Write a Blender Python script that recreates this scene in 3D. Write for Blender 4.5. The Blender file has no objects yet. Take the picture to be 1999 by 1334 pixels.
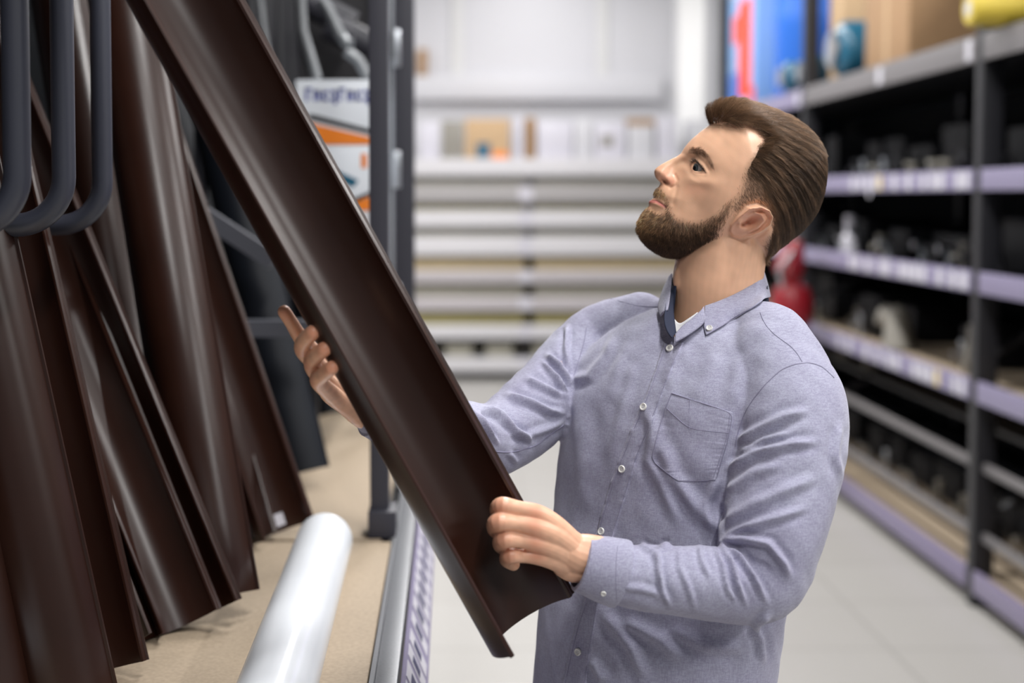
import bpy, bmesh, math, random
import numpy as np
from mathutils import Vector, Matrix
from mathutils.bvhtree import BVHTree
random.seed(7); rng = np.random.default_rng(7)
C = bpy.context.scene.collection
# ------------------------------------------------------------------ camera
W_, H_, FPX = 1999, 1334, 2776.0
CH = 1.65; PIT = math.radians(3.1)
PX, PY = 880.0, 382.0 + FPX*math.tan(PIT)
cam_d = bpy.data.cameras.new('camera'); cam = bpy.data.objects.new('camera', cam_d); C.objects.link(cam)
cam.location = (0, 0, CH); cam.rotation_euler = (math.pi/2 - PIT, 0, 0)
cam_d.sensor_width = 36; cam_d.lens = FPX*36/W_
cam_d.shift_x = (W_/2 - PX)/W_; cam_d.shift_y = -(H_/2 - PY)/W_
cam_d.clip_start = 0.05; cam_d.clip_end = 100
cam_d.dof.use_dof = True; cam_d.dof.focus_distance = 1.80; cam_d.dof.aperture_fstop = 2.3
bpy.context.scene.camera = cam
# ------------------------------------------------------------------ exposure, world, lamps
sc = bpy.context.scene
sc.view_settings.view_transform = 'Standard'; sc.view_settings.look = 'None'
sc.view_settings.gamma = 1.0; sc.view_settings.use_curve_mapping = False
sc.view_settings.exposure = 0.20
wd = bpy.data.worlds.new('world'); sc.world = wd; wd.use_nodes = True
wd.node_tree.nodes['Background'].inputs[0].default_value = (0.93, 0.96, 1.0, 1)
wd.node_tree.nodes['Background'].inputs[1].default_value = 0.16
LAMPS = [(x, y) for x in (-2.4, 0.75, 3.9) for y in (-1.6, 1.2, 4.0, 6.8, 9.6, 12.0) if x > 0 or y > 3]
LZ, LPOW = 4.2, 80.0

def P(px, py, Y):
    x = (px-PX)/FPX; y = -(py-PY)/FPX
    d = np.array([x, math.cos(PIT)+y*math.sin(PIT), -math.sin(PIT)+y*math.cos(PIT)])
    d = d*(Y/d[1]); return np.array([d[0], d[1], d[2]+CH])
def proj(V):
    V = np.asarray(V, float); r = V-np.array([0, 0, CH])
    zc = r[..., 1]*math.cos(PIT) - r[..., 2]*math.sin(PIT)
    yc = r[..., 1]*math.sin(PIT) + r[..., 2]*math.cos(PIT)
    return PX + FPX*r[..., 0]/zc, PY - FPX*yc/zc
# ------------------------------------------------------------------ materials
def mat(name, col, rough=0.5, metal=0.0, spec=0.5, noise=None, bump=None, **kw):
    """noise=(scale, amount[, stretch]) varies the colour; bump=(scale, strength, distance)"""
    m = bpy.data.materials.new(name); m.use_nodes = True
    nt = m.node_tree; b = nt.nodes['Principled BSDF']
    b.inputs['Base Color'].default_value = (*col, 1); b.inputs['Roughness'].default_value = rough
    b.inputs['Metallic'].default_value = metal; b.inputs['Specular IOR Level'].default_value = spec
    for k, v in kw.items():
        b.inputs[k.replace('_', ' ')].default_value = v
    tc = nt.nodes.new('ShaderNodeTexCoord')
    if noise:
        n = nt.nodes.new('ShaderNodeTexNoise'); n.inputs['Scale'].default_value = noise[0]; n.inputs['Detail'].default_value = 4
        mp = nt.nodes.new('ShaderNodeMapping')
        if len(noise) > 2: mp.inputs['Scale'].default_value = noise[2]
        nt.links.new(tc.outputs['Object'], mp.inputs[0]); nt.links.new(mp.outputs[0], n.inputs['Vector'])
        r = nt.nodes.new('ShaderNodeValToRGB'); a = noise[1]
        r.color_ramp.elements[0].position = .3; r.color_ramp.elements[1].position = .7
        r.color_ramp.elements[0].color = (*[c*(1-a) for c in col], 1)
        r.color_ramp.elements[1].color = (*[min(1, c*(1+a)) for c in col], 1)
        nt.links.new(n.outputs['Fac'], r.inputs[0]); nt.links.new(r.outputs[0], b.inputs['Base Color'])
    if bump:
        n = nt.nodes.new('ShaderNodeTexNoise'); n.inputs['Scale'].default_value = bump[0]; n.inputs['Detail'].default_value = 3
        nt.links.new(tc.outputs['Object'], n.inputs['Vector'])
        bp = nt.nodes.new('ShaderNodeBump'); bp.inputs['Strength'].default_value = bump[1]; bp.inputs['Distance'].default_value = bump[2]
        nt.links.new(n.outputs['Fac'], bp.inputs['Height']); nt.links.new(bp.outputs[0], b.inputs['Normal'])
    return m
M = {}
M['brown'] = mat('brown_plastic', (0.025, 0.0084, 0.0050), .30, spec=.52, noise=(14, .10), bump=(1500, .02, .0002))
M['brown_edge'] = M['brown']
M['slate'] = mat('slate_plastic', (0.007, 0.009, 0.014), .5, spec=.25)
M['tube'] = mat('slate_tube_paint', (0.036, 0.039, 0.056), .38, spec=.6, bump=(400, .08, .0005))
M['darkmetal'] = mat('dark_painted_metal', (0.014, 0.014, 0.018), .45, spec=.5)
M['black'] = mat('black_back_panel', (0.004, 0.005, 0.007), .8, spec=.2)
M['post'] = mat('anthracite_post_paint', (0.033, 0.033, 0.045), .5)
M['board'] = mat('raw_chipboard', (0.33, 0.26, 0.185), .75, noise=(160, .12), bump=(600, .2, .0006))
M['rail'] = mat('grey_painted_rail', (0.17, 0.175, 0.19), .4, metal=.3, noise=(300, .1))
M['lilac'] = mat('lilac_label_strip', (0.25, 0.225, 0.35), .4)
M['label'] = mat('white_label', (0.58, 0.57, 0.63), .4)
M['label_y'] = mat('yellow_label', (0.70, 0.58, 0.30), .4)
M['ink'] = mat('dark_ink', (0.05, 0.05, 0.12), .5)
M['pvc'] = mat('white_pvc', (0.80, 0.83, 0.88), .22, spec=.5, noise=(6, .03))
M['white'] = mat('white_paint', (0.56, 0.56, 0.59), .5)
M['shelfwhite'] = mat('white_shelf_metal', (0.62, 0.61, 0.63), .45)
M['floor'] = None
M['chrome'] = mat('galvanised_metal', (0.55, 0.58, 0.62), .3, metal=.9)
M['card'] = mat('cardboard', (0.34, 0.205, 0.105), .8, noise=(40, .06))
M['card_l'] = mat('light_cardboard', (0.50, 0.345, 0.20), .8, noise=(40, .06))
M['blue'] = mat('bright_blue_plastic', (0.025, 0.15, 0.62), .35)
M['lblue'] = mat('light_blue_print', (0.25, 0.45, 0.80), .4)
M['red'] = mat('red_orange_print', (0.95, 0.055, 0.008), .4)
M['crimson'] = mat('red_tank_paint', (0.25, 0.012, 0.02), .3)
M['teal'] = mat('teal_tank_paint', (0.015, 0.11, 0.19), .3)
M['yellow'] = mat('yellow_roll', (0.62, 0.47, 0.06), .45)
M['greypl'] = mat('grey_plastic', (0.25, 0.235, 0.205), .45)
M['darkbox'] = mat('black_carton', (0.0045, 0.005, 0.007), .6, spec=.2)
M['beigeboard'] = mat('beige_board_stack', (0.56, 0.45, 0.27), .6, noise=(12, .2, (1, 1, 30)))
M['greyboard'] = mat('grey_board_stack', (0.42, 0.40, 0.33), .6, noise=(12, .2, (1, 1, 30)))
M['olive'] = mat('olive_board_stack', (0.42, 0.37, 0.16), .6, noise=(12, .2, (1, 1, 30)))
M['orange'] = mat('orange_print', (0.85, 0.23, 0.02), .4)
M['bluetext'] = mat('blue_print', (0.02, 0.035, 0.30), .4)
M['paleprint'] = mat('pale_blue_carton', (0.74, 0.78, 0.84), .4)

def mat_floor():
    m = mat('pale_grey_floor_tile', (0.42, 0.408, 0.39), .35, spec=.4)
    nt = m.node_tree; b = nt.nodes['Principled BSDF']
    tc = nt.nodes.new('ShaderNodeTexCoord'); mp = nt.nodes.new('ShaderNodeMapping')
    br = nt.nodes.new('ShaderNodeTexBrick'); br.offset = 0
    br.inputs['Scale'].default_value = 1; br.inputs['Brick Width'].default_value = .6; br.inputs['Row Height'].default_value = .6
    br.inputs['Mortar Size'].default_value = .006; br.inputs['Mortar Smooth'].default_value = .3
    br.inputs['Color1'].default_value = (0.405, 0.393, 0.375, 1); br.inputs['Color2'].default_value = (0.385, 0.373, 0.355, 1)
    br.inputs['Mortar'].default_value = (0.30, 0.29, 0.275, 1)
    nt.links.new(tc.outputs['Object'], mp.inputs[0]); nt.links.new(mp.outputs[0], br.inputs['Vector'])
    nt.links.new(br.outputs['Color'], b.inputs['Base Color'])
    return m
M['floor'] = mat_floor()
# ------------------------------------------------------------------ mesh builder
def unit(v):
    v = np.asarray(v, float); return v/np.linalg.norm(v)
def frame(t, up=(0, 0, 1)):
    t = unit(t); u = np.asarray(up, float)
    if abs(t @ unit(u)) > .98: u = np.array([0, 1., 0])
    s = unit(np.cross(t, u)); return t, s, np.cross(s, t)
class MB:
    def __init__(s): s.v = []; s.f = []; s.mi = []
    def raw(s, V, F, mi=0):
        o = len(s.v); s.v += [tuple(map(float, p)) for p in V]; s.f += [tuple(int(i)+o for i in f) for f in F]; s.mi += [mi]*len(F); return s
    def box(s, lo, hi, mi=0, bev=0, R=None, at=(0, 0, 0)):
        bm = bmesh.new(); bmesh.ops.create_cube(bm, size=1)
        c = (np.array(lo, float)+hi)/2; d = np.abs(np.array(hi, float)-lo)
        for v in bm.verts: v.co = Vector(np.array(v.co)*d)
        if bev: bmesh.ops.bevel(bm, geom=bm.edges[:], offset=bev, segments=2, affect='EDGES', profile=.6)
        V = np.array([v.co[:] for v in bm.verts]); F = [[v.index for v in f.verts] for f in bm.faces]; bm.free()
        if R is not None: V = V @ np.array(R).T
        return s.raw(V+c+np.array(at), F, mi)
    def tube(s, pts, r, n=16, caps=True, mi=0, sx=1.0, up=(0, 0, 1)):
        pts = np.array(pts, float); r = np.full(len(pts), r) if np.isscalar(r) else np.array(r)
        V = []; prev = None
        for i, p in enumerate(pts):
            t = pts[min(i+1, len(pts)-1)]-pts[max(i-1, 0)]; t = unit(t)
            if prev is None: _, a, b = frame(t, up); b = np.cross(t, a)
            else:
                a = unit(prev-t*(prev@t)); b = np.cross(t, a)
            prev = a
            for k in range(n):
                th = 2*math.pi*k/n; V.append(p+a*math.cos(th)*r[i]*sx+b*math.sin(th)*r[i])
        F = []
        for i in range(len(pts)-1):
            for k in range(n): F.append((i*n+k, i*n+(k+1) % n, (i+1)*n+(k+1) % n, (i+1)*n+k))
        if caps: F.append(tuple(range(n))[::-1]); F.append(tuple((len(pts)-1)*n+k for k in range(n)))
        return s.raw(V, F, mi)
    def prism(s, sec, A, B, u, w, mi=0):
        """extrude the closed 2D section (along u, w) from A to B"""
        A, B, u, w = map(np.asarray, (A, B, u, w)); n = len(sec)
        V = [A+u*a+w*b for a, b in sec]+[B+u*a+w*b for a, b in sec]
        F = [(k, (k+1) % n, n+(k+1) % n, n+k) for k in range(n)]
        return s.raw(V, F, mi)
    def build(s, name, mats, parent=None, smooth=35, origin=None):
        V = np.array(s.v); lo = V.min(0); hi = V.max(0)
        o = np.array([(lo[0]+hi[0])/2, (lo[1]+hi[1])/2, lo[2]]) if origin is None else np.array(origin)
        me = bpy.data.meshes.new(name); me.from_pydata([tuple(p) for p in V-o], [], s.f)
        if not isinstance(mats, (list, tuple)): mats = [mats]
        for m in mats: me.materials.append(m)
        me.polygons.foreach_set('material_index', s.mi)
        bm = bmesh.new(); bm.from_mesh(me); bmesh.ops.recalc_face_normals(bm, faces=bm.faces[:])
        if smooth:
            for f in bm.faces: f.smooth = True
            for e in bm.edges:
                if len(e.link_faces) == 2 and e.calc_face_angle(0) > math.radians(smooth): e.smooth = False
        bm.to_mesh(me); bm.free()
        ob = bpy.data.objects.new(name, me); C.objects.link(ob); ob.location = o
        if parent is not None:
            ob.parent = parent; pl = np.array(WL[parent.name]); ob.location = o-pl
        WL[ob.name] = tuple(o)
        return ob
WL = {}
def tag(o, label=None, cat=None, group=None, kind=None):
    if label: o['label'] = label
    if cat: o['category'] = cat
    if group: o['group'] = group
    if kind: o['kind'] = kind
    return o
def thing(name, label, cat, loc, group=None):
    o = bpy.data.objects.new(name, None); C.objects.link(o); o.location = tuple(loc); o.empty_display_size = .05
    WL[o.name] = tuple(loc); return tag(o, label, cat, group)
def struct(mb, name, m, parent=None):
    o = mb.build(name, m, parent)
    if parent is None: o['kind'] = 'structure'
    return o
# ------------------------------------------------------------------ room
struct(MB().box((-6, -4, -.1), (8, 14.2, 0)), 'floor', M['floor'])
struct(MB().box((-6, 13.6, 0), (8, 13.8, 5.2)), 'wall_back', M['white'])
struct(MB().box((-6.2, -4, 0), (-6, 13.8, 5.2)), 'wall_left', M['white'])
struct(MB().box((8, -4, 0), (8.2, 13.8, 5.2)), 'wall_right', M['white'])
struct(MB().box((-6.2, -4, 5.2), (8.2, 14, 5.3)), 'ceiling', mat('grey_ceiling', (.22, .22, .23), .8))
mtrim = mat('grey_panel_joint', (.60, .60, .60), .5)
for i, (px, w) in enumerate(((893, .10), (1176, .10))):
    p = P(px, 100, 13.58)
    struct(MB().box((p[0]-w/2, 13.57, 2.75), (p[0]+w/2, 13.6, 5.2)), 'trim_%d' % (i+1), mtrim)
p = P(1348, 100, 13.4)
struct(MB().box((p[0]-.12, 13.3, 0), (p[0]+.12, 13.6, 5.2), bev=.01), 'trim_3', mat('white_column', (.9, .9, .9), .4))
struct(MB().box((-2, 13.5, 2.55), (2.0, 13.6, 2.78), bev=.01), 'trim_4', M['white'])
# lamps hanging under the ceiling
for i, (x, y) in enumerate(LAMPS):
    t = thing('ceiling_light', 'long linear lamp hanging under the ceiling above the aisles', 'lamp', (x, y, LZ), 'linear ceiling lamps')
    MB().box((x-.10, y-.8, LZ+.02), (x+.10, y+.8, LZ+.09), bev=.01).build('lamp_housing', M['white'], t)
    ld = bpy.data.lights.new('lamp_tube', 'AREA'); ld.shape = 'RECTANGLE'; ld.size = .18; ld.size_y = 1.55
    ld.energy = LPOW*(.55 if y > 11 else 1); ld.color = (1.0, .985, .97)
    lo = bpy.data.objects.new('lamp_tube', ld); C.objects.link(lo); lo.parent = t; lo.location = (0, 0, 0)
    MB().tube([(x, y-.6, LZ+.09), (x, y-.6, 5.2)], .004, 6).build('hanging_wire', M['chrome'], t)
    MB().tube([(x, y+.6, LZ+.09), (x, y+.6, 5.2)], .004, 6).build('hanging_wire', M['chrome'], t)

# ------------------------------------------------------------------ gutters
def gutter_sec(R, t=.0022):
    s = []
    for k in range(37):
        a = math.radians(-90+180*k/36); s.append((R*math.sin(a), -R*math.cos(a)))
    s += [(R+.001, .001), (R+.0095, .0008), (R+.0120, .003), (R+.0120, .006), (R+.0098, .0082), (R+.0065, .0068), (R+.0035, .0092), (R-.0010, .0095), (R-.0028, .007), (R-t, .004)]
    for k in range(37):
        a = math.radians(90-180*k/36); s.append(((R-t)*math.sin(a), -(R-t)*math.cos(a)))
    s += [(-(R-t)+.0005, .003), (-(R-t)-.0005, .0048), (-R-.002, .0052), (-R-.0035, .004), (-R-.0035, .0015)]
    return s
def gutter_frame(A, B, alpha):
    A, B = np.array(A), np.array(B); ax = unit(B-A); mid = A
    c = np.array([0, 0, CH])-mid; c = unit(c-ax*(c@ax)); right = np.cross(ax, -c); right = unit(np.cross(c, ax))
    if right[0] < 0: right = -right
    a = math.radians(alpha); n = math.cos(a)*c+math.sin(a)*right; u = math.cos(a)*right-math.sin(a)*c
    return ax, u, n
def gutter(A, B, alpha, label, R=.0625, m='brown', group=None, frame_=None, name='roof_gutter', cat='gutter', ground=None):
    ax, u, n = gutter_frame(A, B, alpha)
    sec = gutter_sec(R); mb = MB(); ns = len(sec)
    A = np.array(A); B = np.array(B); L = np.linalg.norm(B-A); K = 2
    V = []
    for i in range(K): 
        c = A+(B-A)*i/(K-1); V += [c+u*a+n*b for a, b in sec]
    F = [(i*ns+k, i*ns+(k+1) % ns, (i+1)*ns+(k+1) % ns, (i+1)*ns+k) for i in range(K-1) for k in range(ns)]
    # end caps as quad strips between outer and inner arcs
    def cap(o):
        i0 = ns-5-37; G = [(o+k, o+k+1, o+i0+35-k, o+i0+36-k) for k in range(36)]
        G.append(tuple(o+k for k in range(36, i0+1))); G.append(tuple([o+0, o+i0+36]+[o+k for k in range(i0+37, ns)]))
        return G
    mb.raw(V, F+cap(0)+cap((K-1)*ns))
    if ground is not None:
        Vv = np.array(mb.v); dz = ground+.0008-Vv[:, 2].min(); sh = ax*(dz/ax[2]); mb.v = [tuple(q) for q in Vv+sh]; A = A+sh
    ob = mb.build(name, M[m], smooth=40, origin=A)
    return tag(ob, label, cat, group), ax, u, n
ZP = 1.0                                     # top of the platform
def on_platform(px, py_hint=None, Y=None): return P(px, py_hint, Y)
def ybot(py):                                 # depth of the platform point seen at this row
    y = -(py-PY)/FPX; d1 = math.cos(PIT)+y*math.sin(PIT); d2 = -math.sin(PIT)+y*math.cos(PIT)
    return (ZP-CH)/d2*d1
def lean(pb, pt, Yt, ext, **k):               # bottom pixel on the platform, pixel further up, its depth, extension
    A = P(pb[0], pb[1], ybot(pb[1])); T = P(pt[0], pt[1], Yt); B = A+(T-A)*ext
    A = A+np.array([0, 0, .004])
    return gutter(A, B, ground=ZP, **k)
# the gutter held by the man
GA = P(1052, 1224, 1.60); GT = P(336, -62, 1.60); GB = GA+(GT-GA)*1.75
held, Gax, Gu, Gn = gutter(GA, GB, 46, 'dark brown half round plastic gutter held diagonally in both hands by the man', cat='gutter')
STANDING = [
 # pb, pt, Yt, ext, alpha, label, mat
 ((403,1246),(80,437),2.20,2.2, 28,'dark brown gutter with hollow side to camera leaning nearest the white pipe, wide curved foot','brown'),
 ((372,1262),(48,437),2.22,2.2, 40,'dark brown gutter nested directly behind the wide hollow one, only its rim showing','brown'),
 ((205,1350),(2,450),1.95,2.2, 35,'dark brown gutter with shadowed hollow side between the striped one and the nested pair','brown'),
 ((150,1385),(-50,475),1.84,2.2, 140,'brown gutter at the left edge turned rounded back out with a long reddish stripe','brown'),
 ((-10,1400),(-150,475),1.84,2.2, 160,'almost black brown gutter cut by the lower left picture corner','brown'),
 ((440,1196),(316,440),2.35,2.2, 146,'broad brown gutter showing its rounded glossy back, standing behind the wide hollow one','brown'),
 ((321,1150),(200,440),2.55,2.2, 150,'brown gutter showing its rounded back left of the broad glossy one','brown'),
 ((566,1062),(356,440),2.70,2.2, 44,'dark brown gutter with a white sticker inside its foot','brown'),
 ((505,1075),(330,440),2.85,2.2, 60,'dark brown gutter hidden mostly behind the broad glossy one','brown'),
 ((598,945),(478,440),3.30,2.2, 150,'slate black gutter standing just behind the one with the sticker','slate'),
 ((545,925),(395,440),3.45,2.2, 150,'slate black gutter standing deepest behind the sticker gutter','slate'),
 ((648,832),(560,440),4.15,2.0, 150,'far slate black gutter whose foot shows under the raised hand','slate'),
]
SG = []
for pb, pt, Yt, ext, al, lab, m in STANDING:
    SG.append(lean(pb, pt, Yt, ext, alpha=al, label=lab, m=m, group='gutters standing in the rack'))
# white sticker inside the foot of one gutter
ob, ax, u, n = SG[7]; A = np.array(ob.location)
mb = MB()
for k0, (l0, l1, a0, a1) in enumerate(((.012, .070, -30, -6), (.010, .034, -6, 48))):
    V = []; F = []
    for i in range(9):
        a = math.radians(a0+(a1-a0)*i/8); r = .0596
        for l in (l0, l1): V.append(A+ax*l+u*r*math.sin(a)-n*r*math.cos(a))
        for l in (l0, l1): V.append(A+ax*l+u*(r-.0005)*math.sin(a)-n*(r-.0005)*math.cos(a))
    for i in range(8):
        F += [(4*i+2, 4*i+3, 4*i+7, 4*i+6), (4*i, 4*i+4, 4*i+5, 4*i+1)]
    mb.raw(V, F)
st = mb.build('sticker', M['label'], ob); st['label'] = 'small white sticker'

# ------------------------------------------------------------------ white pipe on the platform
yb = ybot(1075); rp = .0485
e1 = P(632, 1075, yb+.02); e1[2] = ZP+rp
e0x, e0y = -.215*1.0, 1.45
e1 = np.array([P(634, 1060, 2.45)[0], 2.45, ZP+rp+.0015]); 
e0 = np.array([P(549, 1334, 1.75)[0], 1.75, ZP+rp+.0015]); e0 = e1+(e0-e1)*1.6
mb = MB(); n = 48; d = unit(e0-e1); _, a_, b_ = frame(d)
V = []
for (c, r) in ((e1+d*.004, rp), (e0, rp), (e0, rp-.003), (e1+d*.004, rp-.003)):
    V += [c+a_*math.cos(2*math.pi*k/n)*r+b_*math.sin(2*math.pi*k/n)*r for k in range(n)]
F = [(i*n+k, i*n+(k+1) % n, ((i+1) % 4)*n+(k+1) % n, ((i+1) % 4)*n+k) for i in range(4) for k in range(n)]
pipe = tag(mb.raw(V, F).build('drain_pipe', M['pvc'], smooth=50), 'glossy white plastic pipe lying on the chipboard platform', 'pipe')
cp = MB().tube([e1+d*.006, e1-d*.004, e1-d*.010], [rp*.985, rp*.97, rp*.80], 40).build('end_cap', M['pvc'], pipe)
e2 = np.array([P(-62, 1334, 1.86)[0], 1.86, ZP+rp+.0015])
tag(MB().tube([e2, e2+np.array([-.1, -.9, 0])], rp, 40).build('drain_pipe', M['pvc'], smooth=50), 'white plastic pipe end at the lower left picture corner', 'pipe')

# ------------------------------------------------------------------ left rack
XE = -.112; YJ = ybot(1056)
rack = thing('gutter_rack', 'dark metal storage rack with chipboard platform holding the upright gutters', 'rack', (XE-.5, 1.5, 0))
o = MB().box((-1.12, .9, ZP-.02), (XE, YJ-.008, ZP), bev=.001).build('platform_board', M['board'], rack)
o = MB().box((-1.12, YJ+.012, ZP-.02), (XE-.02, 4.35, ZP), bev=.001).build('platform_board', M['board'], rack)
MB().box((-1.12, YJ-.03, ZP-.06), (XE, YJ+.03, ZP-.021)).build('cross_beam', M['darkmetal'], rack)
fr = MB(); fr.box((XE+.003, .9, ZP-.07), (XE+.009, 4.35, ZP+.004)); fr.box((XE+.009, .9, ZP-.07), (XE+.040, 4.35, ZP-.004), bev=.003)
fr.build('front_rail', M['rail'], rack)
# tilted price strip on the rail
s0 = np.array([XE+.046, ZP-.008]); s1 = np.array([XE+.078, ZP-.085]); tn = np.array([.077, .032])/np.hypot(.077, .032)*.002
st = MB(); V = []
for y in (.9, 4.35):
    for q in (s0, s1, s1-tn, s0-tn): V.append((q[0], y, q[1]))
st.raw(V, [(0, 1, 5, 4), (1, 2, 6, 5), (2, 3, 7, 6), (3, 0, 4, 7), (0, 3, 2, 1), (4, 5, 6, 7)])
strip = st.build('price_strip', M['lilac'], rack)
y = 1.02
while y < 4.1:
    w = .05+.02*random.random(); q = MB(); V = []
    for yy in (y, y+w):
        for t_, o_ in ((.12, .0008), (.88, .0008), (.88, .0002), (.12, .0002)):
            b0 = s0+(s1-s0)*t_+tn/.002*o_; V.append((b0[0], yy, b0[1]))
    q.raw(V, [(0, 1, 5, 4), (1, 2, 6, 5), (2, 3, 7, 6), (3, 0, 4, 7), (0, 3, 2, 1), (4, 5, 6, 7)])
    q.build('price_label', M['label'], strip)
    q = MB(); V = []
    for yy in (y+w*.2, y+w*.75):
        for t_, o_ in ((.3, .0014), (.62, .0014), (.62, .0009), (.3, .0009)):
            b0 = s0+(s1-s0)*t_+tn/.002*o_; V.append((b0[0], yy, b0[1]))
    q.raw(V, [(0, 1, 5, 4), (1, 2, 6, 5), (2, 3, 7, 6), (3, 0, 4, 7), (0, 3, 2, 1), (4, 5, 6, 7)])
    q.build('print_block', M['ink'], strip)
    y += w+.015+.03*random.random()
# posts
def post(px0, px1, Y, z0, z1, dy=.05, m='post'):
    a = P(px0, 600, Y)[0]; b = P(px1, 600, Y)[0]; mb = MB()
    mb.box((a, Y, z0), (b, Y+dy, z1), bev=.002)
    return mb, a, b
mb, a, b = post(721, 758, YJ+.03, 0, 3.6, .06); mb.build('rack_post', M['post'], rack)
MB().box((a-.003, YJ+.012, ZP+.001), (b+.014, YJ+.10, ZP+.052), bev=.002).build('post_foot', M['post'], rack)
mb, a, b = post(766, 809, 4.15, 0, 3.6, .09); mb.build('rack_post', M['post'], rack)
mb = MB()                                        # bright slotted strip between the posts
x0 = P(761, 300, 3.9)[0]; mb.box((x0, 3.9, 0), (x0+.010, 3.93, 3.6))
for z in (2.05, 1.72, 1.36, .9): mb.box((x0+.004, 3.88, z-.05), (x0+.03, 3.9, z+.05), bev=.004)
mb.build('slotted_strip', M['chrome'], rack)
for xx in (-1.05,):
    MB().box((xx-.03, .95, 0), (xx+.03, 1.01, 3.6), bev=.002).build('rack_post', M['post'], rack)
    MB().box((xx-.03, YJ, 0), (xx+.03, YJ+.06, 3.6), bev=.002).build('rack_post', M['post'], rack)
MB().box((XE-.06, .92, 0), (XE, .98, ZP-.07), bev=.002).build('rack_post', M['post'], rack)
MB().box((-1.16, .8, 0), (-1.13, 4.6, 3.6)).build('back_panel', M['black'], rack)
MB().box((-1.13, 4.5, 0), (-.17, 4.53, 3.6)).build('end_panel', mat('dark_grey_end_panel', (.022, .021, .024), .5), rack)
MB().box((-1.1, .95, .06), (XE-.03, 4.3, .09)).build('lower_shelf', M['board'], rack)
MB().box((-1.1, .95, .35), (XE-.20, 4.3, .37)).build('lower_shelf', M['board'], rack)
MB().box((-1.13, .85, 3.30), (XE-.02, 4.5, 3.34)).build('unseen_shade_shelf', M['darkmetal'], rack)  # unseen shelf over the bay, added to block light and darken the rack
# divider hoops: vertical tube that bends back toward the rack's back panel
def hoop(px, Y, w_px, ybend=452, dx=0):
    x = P(px, 300, Y)[0]; z = P(px, ybend, Y)[2]; r = .062; pts = [(x, Y, 3.2), (x, Y, z+r+.05)]
    for k in range(0, 13):
        a = math.radians(90*k/12); pts.append((x-r+r*math.cos(a), Y, z+r-r*math.sin(a)))
    pts += [(x-r-.05, Y, z), (-1.13, Y, z)]
    MB().tube(pts, w_px/FPX*Y/2, 20, sx=1.0).build('divider_hoop', M['tube'], rack)
hoop(33, 1.62, 54, 446); hoop(124, 1.82, 46, 440); hoop(199, 2.02, 40, 440)
hoop(392, 3.35, 26, 432); hoop(418, 3.6, 26, 430)
# brace and cross bar
M['bar'] = mat('slate_paint_lit', (.075, .078, .095), .45)  # slate tube paint made lighter to stand for light on the top edges
def bar(p0, Y0, p1, Y1, h, d, name, m='darkmetal'):
    A, B = P(*p0, Y0), P(*p1, Y1); t = unit(B-A); w = np.array([0, 1., 0]); u = unit(np.cross(w, t))
    sec = [(-h/2, -d/2), (h/2, -d/2), (h/2, d/2), (-h/2, d/2)]
    mb = MB().prism(sec, A, B, u, w); mb.f += [(0, 1, 2, 3), (4, 7, 6, 5)]; mb.mi += [0, 0]
    return mb.build(name, M[m], rack)
bar((330, 375), 3.02, (535, 510), 3.02, .036, .04, 'brace', 'bar')
bar((455, 641), 2.95, (735, 641), 2.95, .034, .04, 'cross_bar', 'bar')

# goods behind the held gutter: cartons on a small shelf, dark pipes, elbows
MB().box((-.62, 3.45, 1.40), (-.19, 3.9, 1.42)).build('small_shelf', M['darkmetal'], rack)
zc = 1.42
def carton(x0, x1, y0, y1, z0, z1, m, name, label, cat='box', flaps=True, group=None):
    t = thing(name, label, cat, ((x0+x1)/2, (y0+y1)/2, z0), group)
    b = MB().box((x0, y0, z0), (x1, y1, z1), bev=.003).build('carton', M[m], t)
    return t, b
xa, xb = P(578, 300, 3.5)[0], -.19
zt = [P(600, y, 3.5)[2] for y in (156, 283, 412)]
t, b = carton(xa, xb, 3.5, 3.8, zt[1]+.001, zt[0], 'paleprint', 'printed_carton', 'white carton with blue lettering, topmost of the stack behind the posts')
# blurred blue lettering and the printed pictures, as thin prints on the front face
def flat(poly, Y, m, parent, name='print', th=.0015):
    mb = MB(); pts = [P(a, b, Y-th) for a, b in poly]; n = len(pts)
    V = pts+[p+np.array([0, th*.9, 0]) for p in pts]
    mb.raw(V, [tuple(range(n)), tuple(range(2*n-1, n-1, -1))]+[(k, (k+1) % n, n+(k+1) % n, n+k) for k in range(n)])
    return mb.build(name, M[m], parent, smooth=0)
def word(x0, x1, y0, y1, Y, m, parent, n, name='lettering'):
    mb = MB(); w = (x1-x0)/n
    for i in range(n):
        a = x0+i*w+w*.12; b = x0+(i+1)*w-w*.12; k = i % 4
        rects = {0: [(a, a+w*.34, y0, y1), (a, b, y0, y0+6)], 1: [(a, b, y0+5, y0+11), (a, a+w*.3, y0+5, y1), (b-w*.3, b, y0+5, y1)],
                 2: [(a, b, y1-6, y1), (a, b, y0+6, y0+12), (a, a+w*.32, y0+6, y1)], 3: [(b-w*.32, b, y0+5, y1+7), (a, b, y0+5, y0+11), (a, b, y1-6, y1)]}[k]
        for r in rects:
            p0 = P(r[0], r[2], Y-.0015); p1 = P(r[1], r[3], Y-.0015)
            mb.box((p0[0], Y-.0015, p1[2]), (p1[0], Y-.0003, p0[2]))
    return mb.build(name, M[m], parent, smooth=0)
word(594, 724, 171, 197, 3.5, 'bluetext', b, 8)
flat([(606, 222), (722, 252), (722, 262), (600, 232)], 3.5, 'darkmetal', b, 'printed_panel_edge')
flat([(604, 240), (722, 268), (722, 282), (600, 282)], 3.5, 'orange', b, 'orange_print')
t, b = carton(xa, xb, 3.5, 3.8, zt[2]+.001, zt[1], 'paleprint', 'printed_carton', 'white carton with a blue picture, middle of the stack behind the posts')
flat([(650, 330), (700, 352), (690, 366), (655, 352)], 3.5, 'teal', b, 'blue_picture')
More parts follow.
